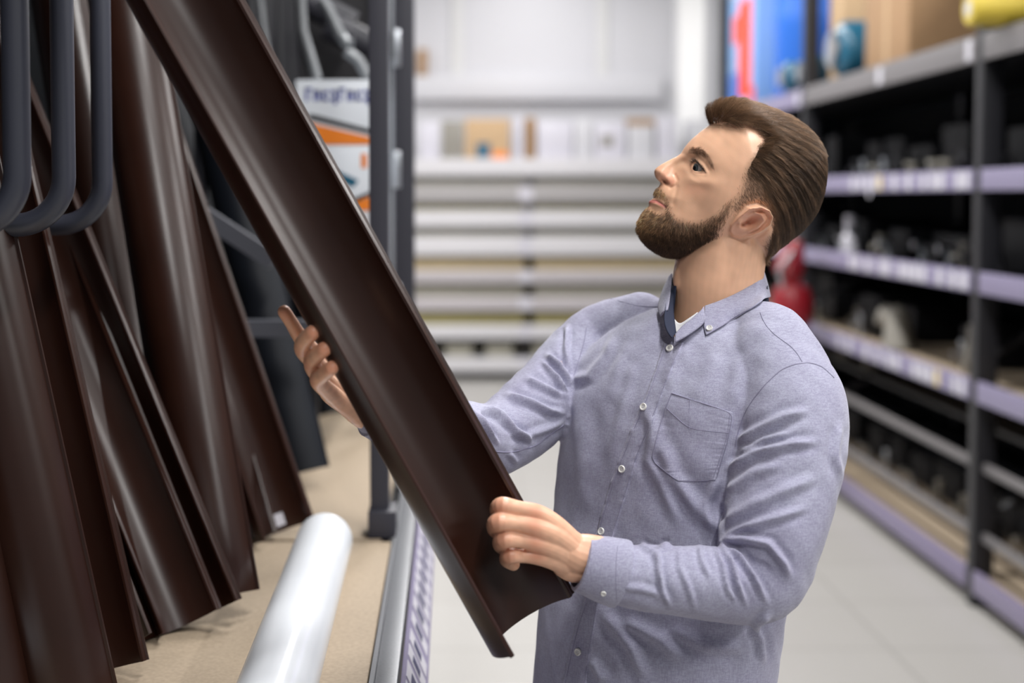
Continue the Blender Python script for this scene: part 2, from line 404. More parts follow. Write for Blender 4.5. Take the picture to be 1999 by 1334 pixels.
flat([(705, 300), (716, 300), (716, 328), (705, 328)], 3.5, 'orange', b, 'small_orange_print')
flat([(672, 395), (722, 374), (722, 382), (680, 402)], 3.5, 'darkmetal', b, 'printed_panel_edge')
flat([(676, 402), (722, 384), (722, 411), (680, 411)], 3.5, 'orange', b, 'orange_print')
t, b = carton(xa, xb, 3.5, 3.8, zc+.001, zt[2], 'white', 'printed_carton', 'plain white carton at the bottom of the stack behind the posts')
MB().box((xa, 3.7, 0.0), (xa+.03, 3.75, 1.40)).build('shelf_leg', M['darkmetal'], rack)
for k, px in enumerate((498, 528, 556, 575)):
    A = P(px, 520, 4.05+.07*k); A[2] = ZP+.001; B = P(px-14, -60, 4.05+.07*k)
    tag(MB().tube([A, B], .034, 24).build('downpipe', M['darkmetal'], smooth=50), 'dark grey downpipe standing upright left of the printed cartons', 'pipe', 'dark downpipes left of the printed cartons')
M['dullmetal'] = mat('dull_galvanised_metal', (.20, .21, .22), .4, metal=.6)
def rod(pts, Y, r, label, name, m='dullmetal', cat='fitting'):
    mb = MB().tube([P(a, b, Y) for a, b in pts], r, 14)
    return tag(mb.build(name, M[m], smooth=50), label, cat)
rod([(500, -60), (514, 60), (530, 150)], 3.9, .010, 'bright metal rod standing left of the printed cartons', 'metal_rod')
rod([(583, -40), (590, 60), (602, 100), (618, 154)], 3.6, .014, 'bright bent metal bracket rising from the top carton', 'metal_bracket')
rod([(628, 0), (640, 18), (660, 62), (676, 84), (690, 84)], 3.75, .016, 'curved galvanised elbow above the printed cartons', 'pipe_elbow')
rod([(676, 100), (700, 118), (718, 150), (722, 154)], 3.75, .015, 'short galvanised elbow just above the top carton, beside the post', 'pipe_elbow')
for k, (px, py, Yk) in enumerate(((600, 6, 4.33), (640, 50, 4.22))):
    rod([(px, py), (px+45, py+22), (px+90, py+46)], Yk, .045, ['upper', 'lower'][k]+' of two thick dark pipes stored crosswise behind the metal elbows', 'storage_pipe', 'post', 'pipe')

# ------------------------------------------------------------------ right rack
RX = 2.10; UPY = [2.9, 5.66, 8.48, 11.15]
rr = thing('pallet_rack', 'tall dark shelving rack with lilac price strips along the right side of the aisle', 'rack', (RX+.5, 7, 0))
for y in UPY:
    MB().box((RX-.01, y-.035, 0), (RX+.075, y+.035, 3.4), bev=.004).build('rack_upright', M['darkmetal'], rr)
    MB().box((RX+.92, y-.035, 0), (RX+1.0, y+.035, 3.4), bev=.004).build('rack_upright', M['darkmetal'], rr)
    mb = MB(); 
    for z in (.35, 1.0, 1.62): mb.tube([(RX+.04, y, z), (RX+.95, y, z+.5)], .014, 8)
    mb.build('side_brace', M['darkmetal'], rr)
MB().box((RX+1.02, 2.6, 0), (RX+1.05, 11.3, 3.4)).build('back_panel', M['black'], rr)
MB().box((RX+.08, 11.20, 0), (RX+1.0, 11.22, 3.4)).build('end_panel', M['black'], rr)
# (z of strip centre, height, shelf board?, style)
TIERS = [(2.235, .105, 'grey'), (1.713, .085, 'labels'), (1.305, .085, 'labels'), (.87, .085, 'labels'), (.565, .035, 'bar'), (.285, .035, 'bar'), (.105, .09, 'plinth')]
M['greybeam'] = mat('grey_beam_paint', (.17, .16, .165), .45)
M['lilacdark'] = mat('lilac_beam_paint', (.22, .19, .30), .4)
for bi in range(3):
    y0, y1 = UPY[bi]+.04, UPY[bi+1]-.04
    for ti, (z, h, stl) in enumerate(TIERS):
        m = {'grey': 'greybeam', 'labels': 'lilac', 'bar': 'greybeam', 'plinth': 'lilacdark'}[stl]
        if stl == 'grey' and bi == 2: m = 'lilac'
        xo = RX-.012 if stl != 'bar' else RX+.02
        rl = MB().box((xo, y0, z-h/2), (xo+.02, y1, z+h/2), bev=.003).build({'grey': 'shelf_beam', 'labels': 'price_rail', 'bar': 'guard_bar', 'plinth': 'base_beam'}[stl], M[m], rr)
        if ti != 5:
            zb = z+h/2-.03 if stl in ('grey', 'labels') else z+.02 if stl == 'plinth' else z+.016
            MB().box((RX+(.01 if stl != 'bar' else .40), y0, zb-.02), (RX+1.0, y1, zb)).build('shelf_board', M['board'] if stl == 'plinth' or ti == 3 else M['darkmetal'], rr)
        if stl == 'labels' or (stl == 'grey'):
            y = y0+.04; n = 0
            lim = 12 if stl == 'labels' else 2
            while y < y1-.1 and n < lim:
                w = .055+.03*random.random()
                g = .02+.14*random.random()**2 if stl == 'labels' else .8+.4*random.random()
                MB().box((xo-.002, y, z-h*.40), (xo-.0003, y+w, z+h*.38)).build('price_label', M['label_y'] if random.random() < .07 else M['label'], rl)
                y += w+g+(.1 if stl == 'labels' and random.random() < .2 else 0); n += 1
# goods on the right rack
def item(mb, name, m, label, cat, group=None): return tag(mb.build(name, m if isinstance(m, (list, tuple)) else M[m], smooth=40), label, cat, group)
zt_ = 2.235+.105/2-.03+.001
# top: blue carton with red numeral, near the far end
def Rz(a): return np.array([[math.cos(a), -math.sin(a), 0], [math.sin(a), math.cos(a), 0], [0, 0, 1]])
t = thing('printed_carton', 'blue carton with a big red printed figure at the far top shelf end', 'box', (RX+.3, 10.4, zt_))
ya, yb_ = 9.98, 10.9
b = MB().box((RX+.02, ya, zt_), (RX+.5, yb_, zt_+1.0), bev=.004).build('carton', M['lblue'], t)
def side(y0, y1, z0, z1, m, parent, name, x=RX+.02):   # print on the aisle face
    return MB().box((x-.0015, y0, z0), (x-.0002, y1, z1)).build(name, M[m], parent)
side(10.10, 10.55, zt_+.10, zt_+.80, 'red', b, 'printed_figure'); side(10.55, 10.75, zt_+.52, zt_+.72, 'red', b, 'printed_figure')
side(10.0, 10.14, zt_+.0, zt_+.16, 'red', b, 'printed_figure'); side(10.5, 10.85, zt_+.04, zt_+.30, 'blue', b, 'dark_blue_print')
side(10.2, 10.8, zt_+.86, zt_+.98, 'label', b, 'white_print')
t = thing('storage_drum', 'big bright blue plastic drum between the printed carton and the teal tanks', 'drum', (RX+.40, 8.95, zt_))
c0 = np.array([RX+.36, 9.58, zt_])
MB().tube([c0, c0+[0, 0, .03], c0+[0, 0, .06], c0+[0, 0, .5], c0+[0, 0, .55], c0+[0, 0, .6], c0+[0, 0, 1.1]], [.26, .28, .29, .29, .30, .29, .29], 32).build('drum_body', M['blue'], t)
MB().tube([c0+[0, 0, 1.1], c0+[0, 0, 1.14], c0+[0, 0, 1.15]], [.30, .30, .25], 32).build('drum_lid', M['blue'], t)
def tank(x, y, z, r, L, label, dirn=(1, 0, 0), m='teal', nm='pressure_tank', grp=None):
    t = thing(nm, label, 'tank', (x, y, z), grp); d = np.array(dirn, float)
    c = np.array([x, y, z+r+.03]); pts = []; rs = []
    for k in range(9):
        a = math.radians(90*k/8); pts.append(c-d*(L/2-r*.5)-d*r*.5*math.cos(a)); rs.append(max(.01, r*math.sin(a)))
    for k in range(9):
        a = math.radians(90-90*k/8); pts.append(c+d*(L/2-r*.5)+d*r*.5*math.cos(a)); rs.append(max(.01, r*math.sin(a)))
    MB().tube(pts, rs, 28).build('tank_body', M[m], t)
    MB().tube([c-d*(L/2-.01), c-d*(L/2+.012)], .6*r, 24).build('end_flange', M['chrome'], t)
    for s in (-.5, .5):
        q = c+d*s*L*.5; o_ = np.array([-d[1], d[0], 0])
        MB().box((-.02, -r*.6, 0), (.02, r*.6, .05+r*.35), R=None, at=(q[0], q[1], z)).build('foot', M['darkmetal'], t)
    return t
tank(RX+.29, 8.66, zt_, .105, .56, 'teal pressure tank with white end at the upright, second from the far end')
tank(RX+.32, 7.86, zt_, .16, .66, 'larger teal pressure tank lying nearest to the cardboard boxes')
tank(RX+.24, 8.93, zt_, .10, .56, 'small teal tank with pale end beside the red figure carton')
for (x0, y0, x1, y1, h, m, l) in ((.10, 6.88, .78, 7.60, .62, 'card', 'large brown cardboard box in the middle of the top shelf, nearest the camera'),):
    t, b = carton(RX+x0, RX+x1, y0, y1, zt_, zt_+h, m, 'cardboard_box', l)
    MB().box((RX+x0-.001, (y0+y1)/2-.025, zt_), (RX+x1+.001, (y0+y1)/2+.025, zt_+h+.001)).build('packing_tape', M['card_l'] if m == 'card' else M['card'], t)
t, b = carton(RX+.12, RX+.88, 8.12, 8.40, zt_+.0, zt_+.72, 'card_l', 'cardboard_box', 'light cardboard box standing just behind the larger teal tank')
MB().box((RX+.25, 8.1185, zt_+.42), (RX+.5, 8.1198, zt_+.5)).build('printed_mark', M['ink'], t)
# yellow roll
c = np.array([RX-.02, 5.46, 2.29+.072]); 
t = thing('yellow_roll', 'yellow wrapped roll sticking out over the near end of the top shelf', 'roll', (c[0], c[1], zt_))
MB().tube([c+[-.11, .0, 0], c+[-.10, 0, 0], c+[.9, 0, 0]], [.058, .070, .070], 32).build('roll_body', M['yellow'], t)
MB().tube([c+[-.112, 0, 0], c+[-.10, 0, 0]], .03, 20).build('roll_core', M['white'], t)
# dark cartons and fittings in the shelves
zs = {1: 1.713+.0425-.03, 2: 1.305+.0425-.03, 3: .87+.0425-.03, 6: .125}
names = {1: 'on the uppermost dark tier', 2: 'on the second dark tier', 3: 'on the third dark tier', 6: 'on the floor tier'}
BAY = ['near bay', 'middle bay', 'far bay']
SKIP = {3: [(5.93, 6.22), (6.85, 7.32)], 2: [(7.75, 8.08)]}
heights = {1: .30, 2: .25, 3: .28, 6: .22}
zs = {k: v for k, v in zs.items()}
for lv, z in zs.items():
    for bi in range(3):
        y = UPY[bi]+.12
        while y < UPY[bi+1]-.35:
            w = .22+.16*random.random(); sk = [b for a, b in SKIP.get(lv, []) if y+w > a and y < b]
            if sk: y = sk[0]; continue
            h = heights[lv]*(.55+.45*random.random()); dp = .35+.2*random.random(); xo = RX+.22+.12*random.random()
            if lv == 6: xo = RX+.38
            item(MB().box((xo, y, z+.001), (xo+dp, y+w, z+h), bev=.004), 'storage_bin', 'darkbox', 'black storage bin %s of the right rack, %s' % (names[lv], BAY[bi]), 'bin', 'black bins %s, %s' % (names[lv], BAY[bi]))
            # fittings standing in front of the bin
            for _k in range(2 if lv < 3 else 1):
                k = random.choice(['tee', 'disc', 'elbow']); xx = xo-.07; yy = y+w*(.22+.5*_k+.08*random.random()); r = .012+.012*random.random(); zz = z+.002
                mm = random.choice(['greypl', 'chrome', 'darkmetal', 'greypl'])
                mb = MB()
                if k == 'tee': mb.tube([(xx, yy, zz), (xx, yy, zz+.11)], r, 14); mb.tube([(xx, yy, zz+.06), (xx-.05, yy, zz+.06)], r, 14); mb.tube([(xx, yy, zz+.10), (xx, yy, zz+.125)], r*1.35, 14)
                elif k == 'disc': mb.tube([(xx, yy, zz), (xx, yy, zz+.02)], r*1.8, 20); mb.tube([(xx, yy, zz+.02), (xx, yy, zz+.07)], r, 14); mb.tube([(xx, yy, zz+.07), (xx, yy, zz+.09)], r*1.8, 20)
                else: mb.tube([(xx, yy, zz), (xx, yy, zz+.05), (xx-.01, yy, zz+.075), (xx-.035, yy, zz+.085), (xx-.06, yy, zz+.085)], r, 14); mb.tube([(xx, yy, zz), (xx, yy, zz+.02)], r*1.4, 14)
                item(mb, 'pipe_fitting', mm, 'small %s %s fitting %s of the right rack, %s' % ({'greypl': 'pale grey', 'chrome': 'metal', 'darkmetal': 'dark'}[mm], {'tee': 'tee', 'disc': 'flanged', 'elbow': 'elbow'}[k], names[lv], BAY[bi]), 'fitting', '%s %s fittings %s, %s' % ({'greypl': 'pale grey', 'chrome': 'metal', 'darkmetal': 'dark'}[mm], k, names[lv], BAY[bi]))
            y += w+.02+.1*random.random()
# distinct goods
def on(px, py, X):                                # point on the aisle face plane X seen at this pixel
    Y = FPX*X/(px-PX); return P(px, py, Y)
q = on(1660, 440, RX+.12)
t = thing('fitting_stack', 'white plastic fitting stack behind the man\'s head on the second shelf', 'fitting', (q[0], q[1], zs[2]))
MB().tube([(q[0], q[1], zs[2]+.0), (q[0], q[1], zs[2]+.10), (q[0], q[1], zs[2]+.12), (q[0], q[1], zs[2]+.22)], [.045, .045, .028, .03], 20).build('fitting_body', M['label'], t)
MB().tube([(q[0]-.02, q[1], zs[2]+.13), (q[0]+.05, q[1], zs[2]+.13)], .034, 16).build('side_socket', M['chrome'], t)
q = on(1755, 650, RX+.12); z0 = zs[3]
t = thing('valve_fitting', 'pale grey branching fitting on the third shelf beside the man\'s shoulder', 'fitting', (q[0], q[1], z0))
MB().tube([(q[0], q[1], z0+.001), (q[0], q[1]+.01, z0+.08), (q[0], q[1]+.03, z0+.18), (q[0], q[1]+.05, z0+.2)], [.085, .07, .055, .03], 20).build('fitting_body', M['greypl'], t)
MB().tube([(q[0], q[1]+.02, z0+.16), (q[0]-.02, q[1]+.14, z0+.17), (q[0]-.02, q[1]+.2, z0+.13)], [.04, .045, .04], 16).build('side_branch', M['greypl'], t)
q = on(1888, 700, RX+.10); t = thing('pipe_piece', 'slanting pale grey tube leaning by the rack upright', 'pipe', (q[0], q[1], z0))
MB().tube([(q[0], q[1], z0+.001), (q[0], q[1]-.05, z0+.22)], .014, 14).build('tube', M['greypl'], t)
MB().tube([(q[0], q[1]-.012, z0+.05), (q[0], q[1]-.028, z0+.12)], .02, 14).build('sleeve', M['greypl'], t)
q = on(1697, 378, RX-.02); t = thing('bokeh_highlight', 'round white disc standing for a blurred highlight by the first price strip', 'highlight', tuple(q))
MB().tube([(q[0]-.001, q[1], q[2]), (q[0]+.001, q[1], q[2])], .020, 20).build('highlight_disc', M['label'], t)  # white disc added in place of a blurred round highlight
# red expansion tank standing on the third shelf, far bay
q = on(1528, 650, RX-.24)
t = thing('red_tank', 'red pressure tank on a slim stand behind the man\'s neck', 'tank', (q[0]+.05, q[1], .88))
z = .88; cx, cy = q[0]+.05, q[1]
sd_ = thing('display_stand', 'slim dark stand under the red tank in front of the right rack', 'stand', (cx, cy, 0))
MB().tube([(cx, cy, .865), (cx, cy, .879)], .13, 28).build('stand_plate', M['darkmetal'], sd_); MB().tube([(cx, cy, .012), (cx, cy, .864)], .02, 14).build('stand_pole', M['darkmetal'], sd_); MB().tube([(cx, cy, 0), (cx, cy, .011)], .14, 28).build('stand_foot', M['darkmetal'], sd_)
MB().tube([(cx, cy, z+.002), (cx, cy, z+.04), (cx, cy, z+.09), (cx, cy, z+.20), (cx, cy, z+.26), (cx, cy, z+.29)], [.06, .10, .115, .115, .09, .03], 28).build('tank_body', M['crimson'], t)
MB().tube([(cx, cy, z+.28), (cx-.02, cy, z+.36), (cx+.0, cy, z+.44), (cx+.03, cy, z+.52)], [.05, .085, .07, .03], 24).build('tank_neck', M['crimson'], t)
MB().tube([(cx-.08, cy-.1, z+.27), (cx-.10, cy-.12, z+.36), (cx-.03, cy-.13, z+.46)], .012, 12).build('carry_handle', M['chrome'], t)
# pale grey fittings on the lower shelf at the man's shoulder
for k, (px, py, X) in enumerate(((1650, 770, RX+.50), (1700, 800, RX+.50))):
    q = on(px, py, X); t = thing('gully_fitting', ['pale grey drain fitting seen just right of the man\'s shoulder', 'second pale drain fitting standing right of the first beside his sleeve'][k], 'fitting', (q[0], q[1], .582))
    MB().tube([(q[0], q[1], .582), (q[0], q[1], .66), (q[0]+.02, q[1]+.08, .72+.02*k)], [.05, .055, .04], 18).build('fitting_body', M['greypl'], t)
    MB().tube([(q[0]-.02, q[1], .62), (q[0]-.05, q[1]-.16, .60)], .035, 16).build('outlet', M['greypl'], t)

# ------------------------------------------------------------------ white fixture at the far end of the aisle
FY = 12.6
fx = thing('display_shelving', 'long low white shelving unit stacked with boards at the far wall', 'shelving', (0.8, FY+.3, 0))
FL, FR = P(700, 400, FY)[0], P(1400, 400, FY)[0]; FM = P(1035, 400, FY)[0]
strips = [(312, 344, 'white'), (362, 396, 'grey'), (411, 444, 'white'), (462, 499, 'white'), (528, 553, 'pink'), (580, 607, 'grey2'), (635, 662, 'white'), (698, 727, 'white')]
M['stripgrey'] = mat('grey_shelf_front', (.36, .345, .345), .45); M['pinkgrey'] = mat('pale_warm_shelf_front', (.47, .44, .455), .45)
zfs = []
for (a, b, c) in strips:
    z1, z0 = P(900, a, FY)[2], P(900, b, FY)[2]; zfs.append((z0, z1))
    m = {'white': 'shelfwhite', 'grey': 'stripgrey', 'pink': 'pinkgrey', 'grey2': 'pinkgrey'}[c]
    MB().box((FL, FY, z0), (FR, FY+.03, z1), bev=.004).build('shelf_front', M[m], fx)
    MB().box((FL, FY+.03, z0+.01), (FR, FY+.6, z0+.03)).build('shelf_board', M[m], fx)
    if a > 330:
        MB().box((FM-.10, FY-.004, z0+.015), (FM+.02, FY-.0005, z1-.01)).build('price_card', M['label'], fx)
MB().box((FL, FY+.62, 0), (FR, FY+.64, zfs[0][1])).build('back_panel', M['greyboard'], fx)
for x in (FL, FM, FR): MB().box((x-.02, FY+.56, 0), (x+.02, FY+.62, zfs[0][1]-.03)).build('post', M['shelfwhite'], fx)
mats_ = [None, 'greyboard', 'olive', 'greyboard', 'beigeboard', 'greyboard', 'olive', 'darkbox']
for i in range(1, 8):
    zb, ztop = zfs[i][0]+.031, zfs[i-1][0]-.012
    for s, (xa, xb) in enumerate(((FL+.05, FM-.04), (FM+.04, FR-.05))):
        lab = '%s board stack, %s shelf, %s half of the far white unit' % ({'greyboard': 'grey', 'olive': 'olive yellow', 'beigeboard': 'beige', 'darkbox': 'dark'}[mats_[i]], ['', 'second', 'third', 'fourth', 'fifth', 'sixth', 'seventh', 'lowest'][i], ['left', 'right'][s])
        if i < 7: item(MB().box((xa, FY+.09, zb), (xb, FY+.5, zb+(ztop-zb)*.93), bev=.004), 'board_stack', mats_[i], lab, 'boards')
        else:
            xx = xa; k = 0
            while xx < xb-.25:
                item(MB().box((xx, FY+.09, zb), (xx+.24, FY+.5, zb+(ztop-zb)*.8), bev=.004), 'board_stack', 'greyboard', 'short grey board pile on the far unit\'s lowest shelf, %s half' % ['left', 'right'][s], 'boards', 'short piles on the lowest shelf of the far unit, %s half' % ['left', 'right'][s]); xx += .36
# goods on top of the fixture
zt0 = zfs[0][1]+.0
tg = [(820, 858, 238, 'label', 'round-edged white carton at the left end of the far unit top'), (862, 905, 236, 'greypl', 'grey mesh-wrapped goods box on the far unit top'),
      (908, 995, 232, 'card_l', 'open light cardboard box on top of the far unit'), (1002, 1022, 228, 'label', 'narrow white carton on top of the far unit'), (1026, 1044, 230, 'card', 'narrow brown carton on top of the far unit'),
      (1048, 1118, 236, 'label', 'wide white carton beside the narrow brown one'), (1121, 1158, 232, 'white', 'white carton second from the wide one on the far unit top'),
      (1161, 1222, 238, 'label', 'white carton with small grey print on the far unit top'), (1226, 1276, 232, 'white', 'white carton with a brown upper edge on the far unit top'),
      (1282, 1322, 228, 'label', 'last white carton before the column on the far unit top'), (1348, 1396, 234, 'white', 'white carton right of the column on the far unit top')]
MB().box((FL, FY, zt0), (FR, FY+.62, zt0+.012)).build('top_board', M['shelfwhite'], fx)
for (a, b, c, m, l) in tg:
    x0, x1 = P(a, 300, FY+.1)[0], P(b, 300, FY+.1)[0]; z1 = P(a, c, FY+.1)[2]
    t, bb = carton(x0, x1, FY+.1, FY+.5, zt0+.013, z1, m, 'storage_carton', l)
    if 'brown upper' in l: MB().box((x0-.001, FY+.098, z1-.06), (x1+.001, FY+.4, z1+.001)).build('tape_band', M['card'], t)
    if 'grey print' in l: MB().box((x0+.06, FY+.098, z1-.22), (x0+.16, FY+.0995, z1-.12)).build('grey_print', M['greypl'], t)
    if 'open light' in l:
        MB().box((x0+.10, FY+.096, zt0+.02), (x0+.22, FY+.0995, zt0+.15)).build('dark_print', M['teal'], t)
        MB().box((x0+.24, FY+.096, zt0+.015), (x1-.02, FY+.0995, zt0+.07)).build('orange_print', M['orange'], t)
# brown parcel on the high ledge
p = P(823, 150, 13.5); t, b = carton(p[0]-.04, p[0]+.05, 13.505, 13.59, 2.781, 2.781+.25, 'card', 'small_parcel', 'small brown parcel on the high ledge beside the dark post')
# ================================================================== the man
YH = 1.90; S_ = YH/FPX; PSI = math.radians(12)
HC = P(1430, 370, YH); az = math.atan2(HC[0], HC[1])
d_ = np.array([math.sin(az), math.cos(az), 0]); r_ = np.array([math.cos(az), -math.sin(az), 0])
RV = r_*math.cos(PSI)+d_*math.sin(PSI); LAT = -d_*math.cos(PSI)+r_*math.sin(PSI); UP = np.array([0, 0, 1.])
def Hd(u, v, w):                              # head frame (pixels on the mid plane, lateral metres) -> world
    u, v, w = np.asarray(u, float), np.asarray(v, float), np.asarray(w, float)
    return HC+((u-1430)*S_)[..., None]*RV-((v-370)*S_)[..., None]*UP+w[..., None]*LAT
def mirror(Pw):
    k = (Pw-HC)@LAT; return Pw-2*np.minimum(k, 0)[..., None]*LAT
def to_head(px, py, w):
    u, v = float(px), float(py)
    for _ in range(6):
        a, b = proj(Hd(u, v, w)); u += px-a; v += py-b
    return u, v
def crop(L): return np.array([(1180+x/2.668, 160+y/2.668) for x, y in L])
SKIN = crop([(258,470),(262,455),(285,437),(330,412),(375,390),(398,374),(412,350),(440,314),(480,277),(520,244),(560,214),(610,182),(670,162),(740,162),(820,174),(900,200),(970,234),(1030,277),(1080,332),(1112,400),(1122,480),(1117,560),(1097,640),(1057,710),(1002,770),(942,825),(892,870),(860,905),(835,930),(800,905),(740,880),(700,875),(620,885),(540,897),(450,900),(380,898),(330,890),(280,865),(235,830),(205,790),(190,755),(190,720),(203,690),(218,668),(228,654),(233,642),(229,628),(238,616),(256,608),(261,598),(261,585),(268,567),(280,549),(292,533),(289,521),(272,507),(262,490)])
HAIRS = crop([(545,200),(548,175),(572,142),(610,118),(660,106),(720,110),(800,128),(870,152),(950,188),(1020,233),(1080,288),(1126,350),(1146,420),(1149,500),(1141,560),(1121,640),(1086,710),(1038,768),(978,820),(918,868),(868,912),(835,960)])
HAIRP = crop([(500,195),(556,222),(600,214),(650,208),(735,210),(785,240),(832,292),(800,335),(755,395),(722,445),(705,500),(690,560),(665,610),(640,650),(665,690),(700,690),(740,648),(800,640),(850,662),(872,705),(868,770),(830,810),(805,850),(805,900),(812,970),(900,930),(1250,750),(1290,300),(900,0),(500,20)])
BEARDP = crop([(690,590),(640,625),(590,680),(520,716),(440,722),(385,706),(352,672),(336,620),(318,572),(290,545),(200,530),(200,580),(262,592),(300,612),(326,650),(318,668),(262,656),(215,640),(100,680),(100,900),(300,980),(420,925),(520,897),(585,850),(600,800),(618,745),(650,700),(665,650)])
EARP = np.array([(1421,452),(1423.6,439),(1438,421),(1457,403.6),(1480,400),(1498.6,408),(1507,424),(1501,441),(1484,455),(1465,463),(1442,468),(1427,464)])
EYEP = np.array([(1353,320),(1359,318.5),(1367,327),(1376,336),(1367,335.5),(1358,334),(1352.5,329)])
BROWP = np.array([(1343,300),(1343,294),(1350,289.5),(1360,287.5),(1373,292),(1385,304),(1393,320),(1395,333),(1390,330),(1379,313),(1367,303.5),(1355,301)])
def sdist(px, py, poly):                      # signed distance, positive inside (numpy)
    x = np.asarray(px, float).ravel(); y = np.asarray(py, float).ravel(); n = len(poly)
    D = np.full(x.shape, 1e9); ins = np.zeros(x.shape, bool)
    for i in range(n):
        ax, ay = poly[i]; bx, by = poly[(i+1) % n]; ex, ey = bx-ax, by-ay; L = ex*ex+ey*ey+1e-12
        t = np.clip(((x-ax)*ex+(y-ay)*ey)/L, 0, 1); D = np.minimum(D, np.hypot(x-ax-t*ex, y-ay-t*ey))
        c = (ay > y) != (by > y); ins ^= c & (x < ex*(y-ay)/(ey if abs(ey) > 1e-9 else 1e-9)+ax)
    return np.where(ins, D, -D).reshape(np.shape(px))
def sst(t): t = np.clip(t, 0, 1); return t*t*(3-2*t)
CTRL = [(1500,300,74),(1545,350,72),(1470,255,70),(1430,290,68),(1560,270,64),(1440,215,60),(1595,330,68),(1560,440,62),(1500,400,73),(1520,210,62),(1610,400,60),
 (1415,300,66),(1370,255,54),(1345,272,42),(1400,230,56),(1343,298,34),(1372,298,50),(1398,322,60),(1356,326,35),(1345,322,24),(1337,312,15),(1372,332,45),(1385,352,59),(1366,362,51),(1350,350,42),(1420,350,68),(1440,400,70),
 (1322,312,9.5),(1300,322,9),(1285,334,11),(1283,345,11),(1296,345,12.5),(1311,356,17.5),(1322,336,13),(1333,330,19),(1330,358,30),(1338,365,38),
 (1285,385,19),(1276,392,16),(1302,404,28),(1290,370,17),(1315,385,33),(1345,392,47),(1370,425,52),(1315,425,39),(1272,405,17),(1262,430,20),(1258,450,22),(1280,478,30),(1310,490,37),(1380,470,50),(1420,455,60),(1400,430,61),(1485,480,60),(1335,330,21),(1240,300,5),(1250,350,6)]
cu = []; cw = []
for a, b, w in CTRL: u, v = to_head(a, b, w*.001); cu.append((u, v)); cw.append(w)
cu = np.array(cu)/100; cw = np.array(cw, float)
def tps(r): return r*r*np.log(r+1e-9)
K = tps(np.hypot(cu[:, None, 0]-cu[None, :, 0], cu[:, None, 1]-cu[None, :, 1])); n_ = len(cw)
Pm = np.c_[np.ones(n_), cu]; A_ = np.block([[K+np.eye(n_)*2e-4, Pm], [Pm.T, np.zeros((3, 3))]])
sol = np.linalg.solve(A_, np.r_[cw, 0, 0, 0])
def Wrbf(u, v):
    q = np.stack([u, v], -1)/100; k = tps(np.hypot(q[..., None, 0]-cu[:, 0], q[..., None, 1]-cu[:, 1]))
    return np.maximum(k@sol[:n_]+sol[n_]+q@sol[n_+1:], 3)*.001
NA, NR = 720, 130; cen = np.array([1430., 360.])
def radial(poly):
    d = poly-cen; a = np.arctan2(d[:, 1], d[:, 0]); r = np.hypot(*d.T); o = np.argsort(a); a, r = a[o], r[o]
    return a, r
def rad_at(poly, th):
    a, r = radial(poly); return np.interp(th, np.r_[a[-1]-2*np.pi, a, a[0]+2*np.pi], np.r_[r[-1], r, r[0]])
TH = np.linspace(-np.pi, np.pi, NA, endpoint=False)
RS = rad_at(SKIN, TH)
for _ in range(2): RS = (np.roll(RS, 1)+2*RS+np.roll(RS, -1))/4
def G(px, py, cx, cy, sx, sy, ang=0):
    a = math.radians(ang); x = px-cx; y = py-cy; X = x*math.cos(a)+y*math.sin(a); Y = -x*math.sin(a)+y*math.cos(a)
    return np.exp(-(X/sx)**2-(Y/sy)**2)
def line_d(px, py, pts):
    D = np.full(np.shape(px), 1e9)
    for (ax, ay), (bx, by) in zip(pts[:-1], pts[1:]):
        ex, ey = bx-ax, by-ay; t = np.clip(((px-ax)*ex+(py-ay)*ey)/(ex*ex+ey*ey), 0, 1); D = np.minimum(D, np.hypot(px-ax-t*ex, py-ay-t*ey))
    return D
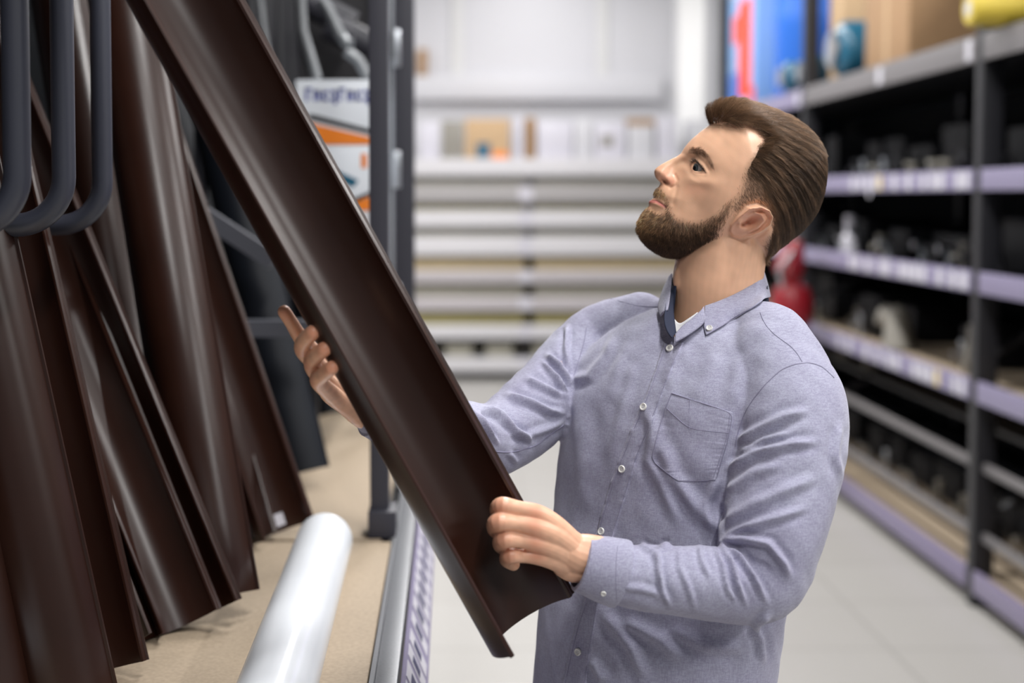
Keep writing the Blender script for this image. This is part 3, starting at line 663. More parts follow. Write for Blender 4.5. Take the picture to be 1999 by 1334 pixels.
def features(px, py):                        # lateral relief in metres at near-side photo positions
    m = np.zeros(np.shape(px))
    m += 2.2*G(px, py, 1362, 293, 20, 6, 22) - 2.0*G(px, py, 1352, 308, 12, 6, 20) + 1.2*G(px, py, 1388, 318, 8, 12, -20)
    m += 2.6*G(px, py, 1364, 325, 15, 13, 40)                                   # globe under the lids
    m += 1.6*np.exp(-(line_d(px, py, [(1350, 315), (1359, 312), (1370, 323), (1380, 337)])/2.6)**2)
    m -= .9*np.exp(-(line_d(px, py, [(1351, 308), (1361, 305), (1375, 318), (1385, 334)])/1.8)**2)
    m += .8*np.exp(-(line_d(px, py, [(1350, 335), (1358, 340), (1370, 341), (1380, 342)])/2.4)**2)
    m -= .5*np.exp(-(line_d(px, py, [(1347, 333), (1354, 346), (1366, 352)])/3.5)**2)
    m -= 3.4*sst(sdist(px, py, EYEP)/1.5+.5)
    m -= 11*G(px, py, 1297, 355, 8.5, 3.0, 42) ; m += 1.8*G(px, py, 1309, 354, 9, 8, 30) + 1.2*G(px, py, 1290, 338, 8, 7)
    m -= 2.6*np.exp(-(line_d(px, py, [(1318, 342), (1323, 352), (1319, 362), (1309, 367)])/2.6)**2)
    m -= 1.4*np.exp(-(line_d(px, py, [(1322, 366), (1318, 382), (1314, 398)])/4)**2)
    m -= 2.0*np.exp(-(line_d(px, py, [(1272, 389), (1282, 391), (1292, 398), (1302, 405.5)])/1.7)**2)
    m += 1.5*np.exp(-(line_d(px, py, [(1279, 384), (1290, 391), (1298, 399)])/3)**2) + 1.9*np.exp(-(line_d(px, py, [(1271, 395), (1283, 399), (1294, 404)])/3.2)**2)
    m -= 1.6*G(px, py, 1276, 411, 14, 5, 25) - .4*G(px, py, 1385, 352, 16, 9, 10)
    m += 1.0*G(px, py, 1400, 330, 10, 20, 0) - 1.8*G(px, py, 1412, 285, 22, 26) + 1.6*G(px, py, 1372, 356, 22, 9, 10) - 1.2*G(px, py, 1356, 398, 22, 14, 30)
    # ear
    d = sdist(px, py, EARP); q = np.clip((px-1423)/70, 0, 1)
    ear = (5+11*sst(q*1.3))*sst(d/4.0)
    rim = np.exp(-((d-4.5)/2.6)**2)*(np.clip((px-1432)/30, 0, 1)+.15); ear += 4.2*rim
    ear -= 4.5*np.exp(-((d-10.0)/2.8)**2)*np.clip((px-1450)/20, 0, 1)
    ear -= 15.0*G(px, py, 1464, 433, 13, 8, -38); ear -= 7*G(px, py, 1449, 439, 5, 4, 0); ear -= 3.5*G(px, py, 1480, 413, 11, 3.2, -20); ear += 3.0*np.exp(-(line_d(px, py, [(1458, 452), (1474, 444), (1486, 430), (1480, 420), (1468, 414)])/2.6)**2)
    ear += 4.5*G(px, py, 1441, 436, 4, 6, 30)
    m += np.where(d > 0, ear, 0)
    m -= 2.5*np.exp(-((d+4)/4)**2)*(d < 0)*np.clip((px-1450)/30, 0, 1)
    return m*.001
def headmesh(Rr, Wf, feat):
    tt = np.sin(np.linspace(0, 1, NR)[1:]*np.pi/2); tt[-1] = 1
    Rg = Rr[None, :]*tt[:, None]; U = cen[0]+Rg*np.cos(TH); V = cen[1]+Rg*np.sin(TH)
    U = np.vstack([np.full((1, NA), cen[0]), U]); V = np.vstack([np.full((1, NA), cen[1]), V])
    sil = np.stack([cen[0]+Rr*np.cos(TH), cen[1]+Rr*np.sin(TH)], 1)
    D = np.full(U.shape, 1e9)
    for i in range(0, NA, 2): D = np.minimum(D, np.hypot(U-sil[i, 0], V-sil[i, 1]))
    a = Rr*(1-np.r_[0, tt][:, None]); D = np.minimum(D, a)*S_; D[-1] = 0
    W = Wf(U, V); e = np.sqrt(np.clip(1-(1-np.clip(D/(W*.92), 0, 1))**2, 0, 1)); base = W*e
    px, py = proj(Hd(U, V, base)); w = base+(feat(px, py)*sst(D/.006) if feat else 0); w = np.maximum(w, 0); w[-1] = 0
    return U, V, w
def close_mesh(U, V, w):
    near = Hd(U, V, w); far = Hd(U, V, -w); R, A = U.shape
    Vt = np.vstack([near.reshape(-1, 3), far[:-1].reshape(-1, 3)]); F = []
    idx = np.arange(R*A).reshape(R, A); idf = np.vstack([np.arange((R-1)*A).reshape(R-1, A)+R*A, idx[-1]])
    for g, flip in ((idx, False), (idf, True)):
        a = g[:-1]; b = g[1:]; a2 = np.roll(a, -1, 1); b2 = np.roll(b, -1, 1)
        q = np.stack([a, b, b2, a2] if flip else [a, a2, b2, b], -1)[1:].reshape(-1, 4); F += q.tolist()
        F.append((idx[1].tolist() if g is idx else idf[1].tolist()[::-1]))
    return Vt, F
U, V, w = headmesh(RS, Wrbf, features)
HV, HF = close_mesh(U, V, w)
# ------------------------------------------------------------------ remeshed unions
def union(parts, voxel, smooth=0, name='tmp', lap=.5):
    me = bpy.data.meshes.new(name); V = []; F = []; o = 0
    for v, f in parts:
        V += [tuple(p) for p in v]; F += [tuple(int(i)+o for i in q) for q in f]; o += len(v)
    me.from_pydata(V, [], F)
    bm = bmesh.new(); bm.from_mesh(me); bm.normal_update(); bmesh.ops.recalc_face_normals(bm, faces=bm.faces[:]); bm.to_mesh(me); bm.free()
    ob = bpy.data.objects.new(name, me); C.objects.link(ob)
    m = ob.modifiers.new('r', 'REMESH'); m.mode = 'VOXEL'; m.voxel_size = voxel; m.adaptivity = 0
    if smooth: s = ob.modifiers.new('s', 'SMOOTH'); s.factor = lap; s.iterations = smooth
    dg = bpy.context.evaluated_depsgraph_get(); ev = ob.evaluated_get(dg); em = ev.to_mesh()
    n = len(em.vertices); Vv = np.empty(n*3); em.vertices.foreach_get('co', Vv); Vv = Vv.reshape(-1, 3)
    Ff = [tuple(p.vertices) for p in em.polygons]; ev.to_mesh_clear(); bpy.data.objects.remove(ob); bpy.data.meshes.remove(me)
    return Vv, Ff
def tubeP(pts, n=24, sx=1.0, up=(0, 0, 1), sub=6):
    """rounded chain through points (x,y,z,r), smooth interpolation, hemispherical ends"""
    p = np.array(pts, float); out = [p[0]]
    for i in range(len(p)-1):
        p0 = p[max(i-1, 0)]; p1 = p[i]; p2 = p[i+1]; p3 = p[min(i+2, len(p)-1)]
        for k in range(1, sub+1):
            t = k/sub; out.append(.5*((2*p1)+(p2-p0)*t+(2*p0-5*p1+4*p2-p3)*t*t+(3*p1-p0-3*p2+p3)*t**3))
    out = np.array(out); a = out[0]; b = out[-1]
    da = unit(out[0, :3]-out[1, :3]); db = unit(out[-1, :3]-out[-2, :3]); E = []
    for k in range(1, 7):
        g = math.radians(90*k/6*.98); E.append(np.r_[a[:3]+da*a[3]*math.sin(g), a[3]*math.cos(g)])
    E = E[::-1]; E2 = []
    for k in range(1, 7):
        g = math.radians(90*k/6*.98); E2.append(np.r_[b[:3]+db*b[3]*math.sin(g), b[3]*math.cos(g)])
    out = np.vstack([E, out, E2]); mb = MB(); mb.tube(out[:, :3], out[:, 3], n, sx=sx, up=up)
    return mb.v, mb.f
def pp(L): return [np.r_[P(a, b, Y), r] for a, b, Y, r in L]
def rings(L, n=64, closed=True, ex=2.3):
    """loft of superelliptic rings (z, cx, cy, a(side), b(front), [back factor])"""
    Ld = np.array([.67, -.742]); Fd = np.array([-.742, -.67]); V = []; F = []
    zz = np.array([r[0] for r in L]); arr = np.array([r[1:] for r in L]); N = 60
    zs2 = np.linspace(zz[0], zz[-1], N); co = np.array([np.interp(zs2, zz, arr[:, k]) for k in range(arr.shape[1])]).T
    for _ in range(3): co[1:-1] = (co[:-2]+2*co[1:-1]+co[2:])/4
    for z, (cx, cy, a, b) in zip(zs2, co):
        for k in range(n):
            t = 2*math.pi*k/n; c, s = math.cos(t), math.sin(t)
            x = a*math.copysign(abs(c)**(2/ex), c); y = b*math.copysign(abs(s)**(2/ex), s); q = np.array([cx, cy])+Ld*x+Fd*y
            V.append((q[0], q[1], z))
    for i in range(N-1):
        for k in range(n): F.append((i*n+k, i*n+(k+1) % n, (i+1)*n+(k+1) % n, (i+1)*n+k))
    F += [tuple(range(n))[::-1], tuple((N-1)*n+k for k in range(n))]
    return V, F
def normals(V, F):
    Q = np.array([f if len(f) == 4 else (f[0], f[1], f[2], f[2]) for f in F]); a = V[Q[:, 0]]; b = V[Q[:, 1]]; c = V[Q[:, 2]]; d = V[Q[:, 3]]
    n = np.cross(c-a, d-b); bad = (Q[:, 2] == Q[:, 3]); n[bad] = np.cross(b[bad]-a[bad], c[bad]-a[bad])
    N = np.zeros_like(V)
    for k in range(4): np.add.at(N, Q[:, k], n)
    return N/(np.linalg.norm(N, axis=1, keepdims=True)+1e-12)
def lapl(V, F, vals, it):                     # smooth a scalar / vector field over the mesh
    E = np.array([(f[i], f[(i+1) % len(f)]) for f in F for i in range(len(f))]); cnt = np.bincount(E[:, 0], minlength=len(V))+np.bincount(E[:, 1], minlength=len(V))
    for _ in range(it):
        s = np.zeros_like(vals); np.add.at(s, E[:, 0], vals[E[:, 1]]); np.add.at(s, E[:, 1], vals[E[:, 0]]); vals = .5*vals+.5*s/cnt.reshape(-1, *([1]*(vals.ndim-1)))
    return vals
def mk(name, V, F, mats, parent=None, origin=None, col=None, smooth=True):
    V = np.asarray(V, float); o = np.array(origin) if origin is not None else np.array([V[:, 0].mean(), V[:, 1].mean(), V[:, 2].min()])
    me = bpy.data.meshes.new(name); me.from_pydata([], [], []) if False else None
    F = list(F); nl = sum(len(f) for f in F)
    me.vertices.add(len(V)); me.vertices.foreach_set('co', (V-o).ravel())
    me.loops.add(nl); me.loops.foreach_set('vertex_index', np.concatenate([np.asarray(f) for f in F]).astype(np.int32) if not isinstance(F[0], np.ndarray) else np.array(F).ravel().astype(np.int32))
    ln = np.array([len(f) for f in F]); me.polygons.add(len(F)); me.polygons.foreach_set('loop_start', np.r_[0, np.cumsum(ln)[:-1]].astype(np.int32))
    me.update(calc_edges=True); me.validate()
    for m in (mats if isinstance(mats, (list, tuple)) else [mats]): me.materials.append(m)
    if smooth: me.polygons.foreach_set('use_smooth', np.ones(len(me.polygons), bool))
    if col is not None:
        at = me.color_attributes.new('tint', 'FLOAT_COLOR', 'POINT'); at.data.foreach_set('color', np.c_[col, np.ones(len(col))].ravel())
    ob = bpy.data.objects.new(name, me); C.objects.link(ob); ob.location = o
    if parent is not None: ob.parent = parent; ob.location = o-np.array(WL[parent.name])
    WL[ob.name] = tuple(o); return ob
def tinted(m):
    nt = m.node_tree; a = nt.nodes.new('ShaderNodeVertexColor'); a.layer_name = 'tint'
    nt.links.new(a.outputs['Color'], nt.nodes['Principled BSDF'].inputs['Base Color']); return m
M['skin'] = tinted(mat('skin', (.6, .35, .25), .38, spec=.5, bump=(700, .16, .0005), Subsurface_Weight=.12, Subsurface_Scale=.006))
M['skin'].node_tree.nodes['Principled BSDF'].inputs['Subsurface Radius'].default_value = (1, .35, .2)
M['hair'] = tinted(mat('brown_hair', (.12, .07, .04), .42, spec=.45))
M['shell'] = tinted(mat('hair_base', (.12, .07, .04), .6, spec=.2, bump=(500, .5, .001)))

neck = tubeP(pp([(1445, 425, 1.905, .048), (1416, 480, 1.905, .057), (1402, 540, 1.905, .0600), (1400, 600, 1.905, .060), (1396, 660, 1.91, .066)]), 40)
scm = tubeP(pp([(1455, 480, 1.862, .012), (1425, 545, 1.8565, .012), (1375, 625, 1.865, .010), (1352, 660, 1.875, .008)]), 14)
adam = tubeP(pp([(1330, 535, 1.892, .010), (1332, 555, 1.89, .012), (1340, 580, 1.89, .009)]), 14)
chest = rings([(1.30, .31, 1.895, .14, .08), (1.40, .325, 1.90, .120, .066), (1.45, .34, 1.91, .07, .052), (1.49, .352, 1.912, .045, .042)])
FV, FF = union([(HV, HF), neck, scm, adam], .00125, 3, lap=.4)
FV = np.asarray(FV)
# extra smoothing under the jaw only
msk = mirror(FV); fx_, fy_ = proj(msk); blend = sst((fy_-455)/25)*sst((sdist(fx_, fy_, EARP)*-1)/6)
SM = lapl(FV, FF, FV.copy(), 14); FV = FV+(SM-FV)*blend[:, None]
# colours of face and neck
def mix(c, d, t): return c*(1-t[:, None])+np.array(d)*t[:, None]
def vnoise(V, sc, seed):
    r = np.random.default_rng(seed); out = np.zeros(len(V))
    for _ in range(6):
        k = r.normal(size=3)*sc; out += np.sin(V@k+r.uniform(0, 6.28))
    return out/6**.5
def face_col(FV):
    m = mirror(FV); px, py = proj(m); c = np.tile(np.array([.80, .475, .31]), (len(FV), 1))
    c *= (1+.035*vnoise(FV, 120, 1)+.03*vnoise(FV, 420, 2))[:, None]
    c = mix(c, (.68, .27, .18), .45*G(px, py, 1300, 345, 22, 14)+.5*G(px, py, 1310, 356, 9, 8))
    c = mix(c, (.68, .30, .20), .35*G(px, py, 1360, 372, 30, 16)); c = mix(c, (.80, .39, .26), .40*sst((sdist(px, py, EARP)-1)/3)); c = mix(c, (.62, .20, .12), .55*G(px, py, 1474, 428, 20, 9, -30)*sst((sdist(px, py, EARP)-1)/3))
    c = mix(c, (.34, .10, .06), .7*G(px, py, 1456, 437, 9, 4, -38))
    c = mix(c, (.36, .15, .10), .55*np.exp(-(line_d(px, py, [(1350, 334), (1348, 322), (1353, 315)])/3)**2))
    c = mix(c, (.20, .07, .05), .85*G(px, py, 1297, 356, 8, 2.5, 42))
    lips = sst((3.2-line_d(px, py, [(1268, 394), (1280, 393), (1292, 400), (1299, 404)]))/2.2+.5)*(line_d(px, py, [(1268, 394), (1280, 393), (1292, 400), (1299, 404)]) < 6)
    c = mix(c, (.46, .13, .12), .85*lips)
    c = mix(c, (.12, .035, .03), .8*np.exp(-(line_d(px, py, [(1272, 390), (1282, 391.5), (1292, 398), (1301, 405)])/1.1)**2))
    hm = sst(sdist(px, py, HAIRP)/26+.12); fz = sst((py-300)/60)*sst((1530-px)/80); c = mix(c, (.125, .078, .05), (.92-.34*fz)*hm)
    bm_ = sst(sdist(px, py, BEARDP)/20+.25); c = mix(c, (.20, .11, .065), .58*bm_*(1-lips)*(1-.8*G(px, py, 1287, 414, 17, 8, 25)))
    c = mix(c, (.22, .11, .07), .5*sst(sdist(px, py, BROWP)/3+.3))
    lash = np.exp(-(line_d(px, py, [(1351, 318), (1358, 314.3), (1367, 323), (1378, 338)])/1.0)**2); c = mix(c, (.05, .02, .015), .85*lash)
    c = mix(c, (.25, .09, .07), .6*np.exp(-(line_d(px, py, [(1351, 332), (1358, 337.3), (1368, 338), (1377, 338)])/1.0)**2))
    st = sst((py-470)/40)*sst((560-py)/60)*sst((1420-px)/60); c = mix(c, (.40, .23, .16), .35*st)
    return np.clip(c, .005, .9)
# ------------------------------------------------------------------ hands and arms
def hand(chains, vox=.0011, sm=2, extra=()):
    parts = [tubeP(pp(c), 18) for c in chains]+list(extra); return union(parts, vox, sm, lap=.5)
LH = [
 [(1112,1058,1.628,.0150),(1080,1026,1.617,.0135),(1048,1004,1.609,.0115),(1012,993,1.601,.0090),(980,988,1.598,.0104),(972,998,1.622,.0096),(980,1008,1.642,.0088)],
 [(1112,1070,1.626,.0155),(1080,1046,1.612,.0140),(1044,1030,1.602,.0118),(1008,1022,1.595,.0090),(973,1020,1.590,.0108),(967,1032,1.620,.0100),(977,1042,1.643,.0090)],
 [(1108,1086,1.627,.0155),(1080,1070,1.613,.0135),(1046,1060,1.604,.0113),(1014,1055,1.598,.0088),(984,1054,1.593,.0103),(978,1064,1.621,.0096),(990,1074,1.642,.0086)],
 [(1104,1100,1.631,.0150),(1080,1092,1.619,.0125),(1050,1086,1.611,.0105),(1020,1086,1.606,.0080),(995,1086,1.602,.0094),(990,1094,1.626,.0086),(1002,1102,1.640,.0078)],
 [(1125,1075,1.640,.019),(1095,1050,1.655,.0170),(1062,1024,1.672,.0135),(1040,1012,1.684,.0115),(1022,1004,1.688,.0095)],
 [(1100,1105,1.633,.0135),(1118,1112,1.634,.0150),(1150,1108,1.636,.0185)],
 [(1095,1070,1.625,.018),(1125,1085,1.631,.0215),(1165,1095,1.637,.0235),(1230,1122,1.648,.024),(1330,1136,1.658,.028),(1440,1136,1.668,.030)],
 [(1118,1066,1.630,.014),(1145,1072,1.634,.0175),(1180,1082,1.638,.020)]]
LHV, LHF = hand(LH)
RH = [
 [(712,800,1.728,.016),(672,762,1.715,.014),(640,722,1.697,.0120),(600,676,1.668,.0105),(582,652,1.655,.0088),(570,632,1.646,.0080),(555,609,1.638,.0078)],
 [(710,805,1.728,.017),(680,780,1.715,.014),(650,745,1.700,.0122),(612,706,1.664,.0108),(592,682,1.622,.0104),(596,664,1.592,.0094),(611,649,1.571,.0086)],
 [(710,808,1.728,.017),(684,790,1.714,.014),(660,766,1.700,.0120),(622,732,1.660,.0106),(610,710,1.619,.0102),(618,694,1.590,.0093),(634,681,1.567,.0085)],
 [(708,812,1.728,.016),(688,798,1.712,.0135),(664,784,1.698,.0118),(636,760,1.655,.0104),(621,742,1.616,.0098),(634,729,1.588,.0088),(648,718,1.567,.0080)],
 [(700,806,1.722,.016),(676,790,1.706,.0135),(652,776,1.688,.0115),(640,768,1.668,.0098)],
 [(730,790,1.722,.018),(735,745,1.712,.015),(735,705,1.704,.0125),(728,675,1.700,.0105),(722,655,1.698,.0090)],
 [(700,800,1.728,.019),(730,806,1.735,.0225),(800,825,1.762,.028),(880,850,1.805,.034),(955,862,1.86,.038)]]
RHV, RHF = hand(RH)
def hand_col(V, joints, tips):
    c = np.tile(np.array([.78, .45, .30]), (len(V), 1)); c *= (1+.04*vnoise(V, 110, 3)+.03*vnoise(V, 380, 4))[:, None]
    for j in joints:
        d = np.linalg.norm(V-P(*j), axis=1); c = mix(c, (.64, .24, .15), .55*np.exp(-(d/.011)**2))
    for j in tips:
        d = np.linalg.norm(V-P(*j), axis=1); c = mix(c, (.74, .27, .16), .6*np.exp(-(d/.012)**2))
    return np.clip(c, .01, .9)
LHC = hand_col(LHV, [(974,989,1.59),(968,1020,1.585),(980,1054,1.588),(992,1086,1.596),(1046,1000,1.60),(1042,1028,1.59),(1044,1060,1.595),(1048,1086,1.60)], [])
RHC = hand_col(RHV, [(592,682,1.61),(610,710,1.61),(621,742,1.61)], [(555,609,1.63),(611,649,1.562),(634,681,1.56),(648,718,1.56)])
# inner torso, legs under the clothes
legs = []
for s, cx, cy in ((1, .33, 1.80), (-1, .22, 1.96)):
    legs.append(tubeP([(cx, cy, .95, .085), (cx, cy, .7, .075), (cx-.01, cy, .5, .052), (cx, cy+.005, .3, .05), (cx, cy, .1, .036)], 20))
    legs.append(tubeP([(cx+.03, cy+.01, .035, .03), (cx-.06, cy-.03, .035, .035), (cx-.13, cy-.08, .03, .028)], 16))
core = rings([(.90, .272, 1.88, .15, .10), (1.05, .275, 1.88, .145, .095), (1.2, .295, 1.885, .15, .095), (1.34, .318, 1.895, .145, .08), (1.40, .326, 1.90, .120, .066), (1.45, .34, 1.91, .065, .05), (1.49, .352, 1.912, .042, .042)])
uarmL = tubeP(pp([(1545, 790, 1.768, .048), (1525, 950, 1.72, .045), (1495, 1130, 1.685, .036), (1440, 1136, 1.668, .030)]), 20)
uarmR = tubeP(pp([(1165, 670, 2.04, .05), (1060, 775, 1.96, .042), (960, 862, 1.865, .038)]), 20)
BV, BF = union([core, uarmL, uarmR, chest]+legs, .006, 3)
def joinm(L):
    V = []; F = []; c = []; o = 0
    for v, f, k in L: V.append(v); F += [tuple(int(i)+o for i in q) for q in f]; c.append(k); o += len(v)
    return np.vstack(V), F, np.vstack(c)
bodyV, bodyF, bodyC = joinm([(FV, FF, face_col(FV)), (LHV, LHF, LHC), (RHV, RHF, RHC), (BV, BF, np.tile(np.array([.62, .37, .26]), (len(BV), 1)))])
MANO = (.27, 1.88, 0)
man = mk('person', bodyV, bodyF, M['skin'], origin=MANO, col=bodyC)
tag(man, 'bearded man in a lavender grey button-down shirt looking up while holding a brown gutter', 'person')
# ------------------------------------------------------------------ eye
we = float(Wrbf(np.array([to_head(1366, 329, .036)[0]]), np.array([329.]))[0])
for sgn in (1, -1):
    w_c = .0300; u0, v0 = to_head(1369.5, 331.5, w_c); c = Hd(u0, v0, sgn*w_c); r = .0122
    g = unit(P(1360.5, 327.5, 1.86)-Hd(u0, v0, w_c)); g = unit(-RV*.86+LAT*.50+UP*.16)
    if sgn < 0: g = g-2*(g@LAT)*LAT
    bm = bmesh.new(); bmesh.ops.create_uvsphere(bm, u_segments=64, v_segments=48, radius=r)
    V = np.array([v.co[:] for v in bm.verts]); F = [[v.index for v in f.verts] for f in bm.faces]; bm.free()
    _, a, b = frame(g); V = V[:, [0]]*a+V[:, [1]]*b+V[:, [2]]*g; k = (V@g)/r; ang = np.degrees(np.arccos(np.clip(k, -1, 1)))
    V = V*(1+.05*sst((28-ang)/12))[:, None]
    col = np.tile(np.array([.27, .23, .22]), (len(V), 1)); col = mix(col, (.045, .052, .056), sst((27.5-ang)/2)); col = mix(col, (.02, .022, .026), sst((ang-22)/2)*(ang < 28)); col = mix(col, (.004, .004, .005), sst((13-ang)/2))
    mk('eye', V+c, F, tinted(mat('eye_surface', (.6, .6, .6), .08, spec=.6)), man, col=col)
# ------------------------------------------------------------------ strands
def strands(name, V, F, dens, n, fn, matl, label, seg=4, sides=3):
    """n strands rooted on triangles of V/F with probability ~ area*dens; fn(root, nrm)->(dir, lift, len, radius, colour)"""
    Q = np.array([f for f in F if len(f) == 4]); T = np.vstack([Q[:, [0, 1, 2]], Q[:, [0, 2, 3]]])
    a, b, c = V[T[:, 0]], V[T[:, 1]], V[T[:, 2]]; nn = np.cross(b-a, c-a); ar = np.linalg.norm(nn, axis=1)
    dn = dens[T].mean(1)*ar; cd = np.cumsum(dn); cd /= cd[-1]; k = np.searchsorted(cd, rng.random(n))
    r1 = np.sqrt(rng.random(n))[:, None]; r2 = rng.random(n)[:, None]; R0 = a[k]*(1-r1)+b[k]*r1*(1-r2)+c[k]*r1*r2
    N0 = nn[k]/(ar[k][:, None]+1e-15); D, lift, L, rad, col = fn(R0, N0)
    D = D-(D*N0).sum(1, keepdims=True)*N0; D /= np.linalg.norm(D, axis=1, keepdims=True)+1e-9
    B = np.cross(N0, D); bend = rng.normal(size=n)[:, None]*.18
    pts = []
    for s in range(seg):
        t = s/(seg-1); pts.append(R0-N0*.0006+L[:, None]*(N0*(lift[:, None]*(t-.45*t*t))+D*(t*(1-.15*lift[:, None]))+B*bend*t*t))
    Vs = np.empty((n, seg, sides, 3)); 
    for s in range(seg):
        rr = (rad*(1-.75*s/(seg-1)))[:, None]
        for q in range(sides):
            th = 2*np.pi*q/sides; Vs[:, s, q] = pts[s]+(N0*math.cos(th)+B*math.sin(th))*rr
    base = (np.arange(n)*seg*sides)[:, None]; Fl = []
    for s in range(seg-1):
        for q in range(sides):
            q2 = (q+1) % sides; Fl.append(np.hstack([base+s*sides+q, base+s*sides+q2, base+(s+1)*sides+q2, base+(s+1)*sides+q]))
    Fa = np.vstack(Fl); cc = np.repeat(col, seg*sides, axis=0)
    ob = mk(name, Vs.reshape(-1, 3), list(map(tuple, Fa.tolist())), matl, man, col=cc)
    if label: ob['label'] = label
    return ob
hm_px, hm_py = proj(mirror(HV)); side_w = np.where((HV-HC)@LAT > -.004, 1.0, .45)
# hair shell
RH_ = np.minimum(RS-5, RS); a_h, r_h = radial(HAIRS); inside = (TH >= np.arctan2(*(HAIRS[0]-cen)[::-1])) | (TH <= -99)
t0 = np.arctan2(HAIRS[0][1]-cen[1], HAIRS[0][0]-cen[0]); t1 = np.arctan2(HAIRS[-1][1]-cen[1], HAIRS[-1][0]-cen[0])
inside = (TH > t0) & (TH < t1); dd = HAIRS-cen; aa = np.arctan2(dd[:, 1], dd[:, 0])
hr = np.interp(TH, aa, np.hypot(*dd.T)); RH2 = np.where(inside, hr-2.0, RS-6)
for _ in range(2): RH2 = (np.roll(RH2, 1)+2*RH2+np.roll(RH2, -1))/4
def psi_(px, py):
    q = np.clip((py-200)/240, .02, 2); return np.log(q+.06)-.55*q-.0043*px
def Wh(U, V):
    W = Wrbf(U, V); px, py = proj(Hd(U, V, W)); s = sdist(px, py, HAIRP)
    fz = sst((py-285)/90)*sst((1555-px)/110); th = np.interp(py, [200, 260, 310, 360, 420, 480], [.009, .009, .0060, .0040, .0028, .002])*(1-fz)-.0022*fz
    th = th+(.0010*np.sin(psi_(px, py)*41+2*np.sin(px/37))+.0007*np.sin(psi_(px, py)*93+px/19)+.0005*np.sin(psi_(px, py)*171-px/11))*(th > .001)
    return W+np.where(s > 0, -.002+(th+.002)*sst((s-2)/16), -.001-.003*sst(-s/6))
U2, V2, w2 = headmesh(RH2, Wh, None); SV, SF = close_mesh(U2, V2, w2)
sx_, sy_ = proj(mirror(SV)); e_ = np.exp(-(np.abs(sdist(sx_, sy_, HAIRP)-8)/16)**4)*(sx_ < 1520)*(sy_ > 205); SV = SV+(lapl(SV, SF, SV.copy(), 10)-SV)*e_[:, None]
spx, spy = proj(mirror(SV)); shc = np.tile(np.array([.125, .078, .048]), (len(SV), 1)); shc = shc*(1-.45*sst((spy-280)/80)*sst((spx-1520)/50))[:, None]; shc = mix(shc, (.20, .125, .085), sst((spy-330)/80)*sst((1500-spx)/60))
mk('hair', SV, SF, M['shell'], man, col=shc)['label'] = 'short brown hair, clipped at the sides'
def hair_fn(R, N):
    px, py = proj(mirror(R)); q = np.clip((py-215)/220, 0, 1); n = len(px)
    du = 1-.55*q+.06*rng.normal(size=n); dv = .02+.95*q+.18*vnoise(R, 90, 5)+.10*rng.normal(size=n)
    fr = sst((1412-px)/30)*sst((262-py)/30); dv = dv-.9*fr
    D = du[:, None]*RV-dv[:, None]*UP; top = sst((330-py)/110)
    L = .0065+.012*top+.005*rng.random(n); sideb = sst((1490-px)/60)*sst((py-300)/60); L *= 1-.45*sideb
    lift = .22+.18*rng.random(n)+.25*fr; rad = np.full(n, .00015)
    cl = np.sin(psi_(px, py)*41+2*np.sin(px/37))*.45+np.sin(psi_(px, py)*93+px/19)*.35+vnoise(R, 260, 6)*.3+rng.normal(size=n)*.35
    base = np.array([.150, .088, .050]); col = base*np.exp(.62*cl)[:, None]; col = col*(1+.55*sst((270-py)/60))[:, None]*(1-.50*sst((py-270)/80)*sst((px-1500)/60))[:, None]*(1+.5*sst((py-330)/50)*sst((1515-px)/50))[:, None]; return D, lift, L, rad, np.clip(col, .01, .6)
sd = sdist(spx, spy, HAIRP); fade = .35+.65*sst((1500-0-spx)/-40+1)
dens = sst(sd/9+.45)*np.where((SV-HC)@LAT > -.004, 1, .5)*(spy < 520)*(1-.85*sst((spy-280)/80)*sst((1560-spx)/100))
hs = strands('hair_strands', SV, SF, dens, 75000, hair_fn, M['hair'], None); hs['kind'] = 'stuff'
# extra sparse stubble on the faded side, rooted on the skin
def fade_fn(R, N):
    px, py = proj(mirror(R)); n = len(px); D = RV*.55-UP*.9*np.ones((n, 1)); D = np.tile(RV*.5-UP*.85, (n, 1))+rng.normal(size=(n, 3))*.1
    return D, .25+.2*rng.random(n), .0042+.003*rng.random(n), np.full(n, .00016), np.clip(np.array([.12, .075, .047])*np.exp(.3*rng.normal(size=n))[:, None], .01, .6)
dens = sst(sdist(hm_px, hm_py, HAIRP)/34+.10)*side_w*(hm_py < 520)*(hm_py > 255)*(sdist(hm_px, hm_py, EARP) < -1)
strands('stubble', HV, HF, dens, 30000, fade_fn, M['hair'], None, seg=3)['kind'] = 'stuff'
def beard_fn(R, N):
    px, py = proj(mirror(R)); n = len(px)
    chin = sst((1345-px)/70)*sst((py-410)/30); mus = sst((400-py)/10)*sst((1330-px)/10)
    D = np.tile(-UP*.9, (n, 1))-RV*(.15+.55*chin-.0*mus)[:, None]+RV*(.5*mus)[:, None]+rng.normal(size=(n, 3))*.22
    L = .0045+.0065*sst((1400-px)/60)*sst((py-415)/30)+.002*rng.random(n); L = np.where(mus > .5, .0045, L)
    lift = .55+.5*rng.random(n)+.25*chin
    w_ = np.clip(1.15-(px-1245)/75, 0, 1)*sst((470-py)/50); w_ = np.maximum(w_, mus)
    w2 = (sst((462-py)/36)*sst((px-1300)/30))[:, None]; dk = np.array([.085, .046, .027])*(1-w2)+np.array([.23, .135, .08])*w2
    col = dk*(1-w_)[:, None]+np.array([.36, .205, .10])*w_[:, None]; col = col*np.exp(.6*rng.normal(size=n)+.3*vnoise(R, 400, 9))[:, None]
    return D, lift, L, np.full(n, .00019), np.clip(col, .008, .7)
bd = sdist(hm_px, hm_py, BEARDP); thin = 1-.95*G(hm_px, hm_py, 1287, 414, 17, 8, 25)-.5*G(hm_px, hm_py, 1318, 395, 9, 14)
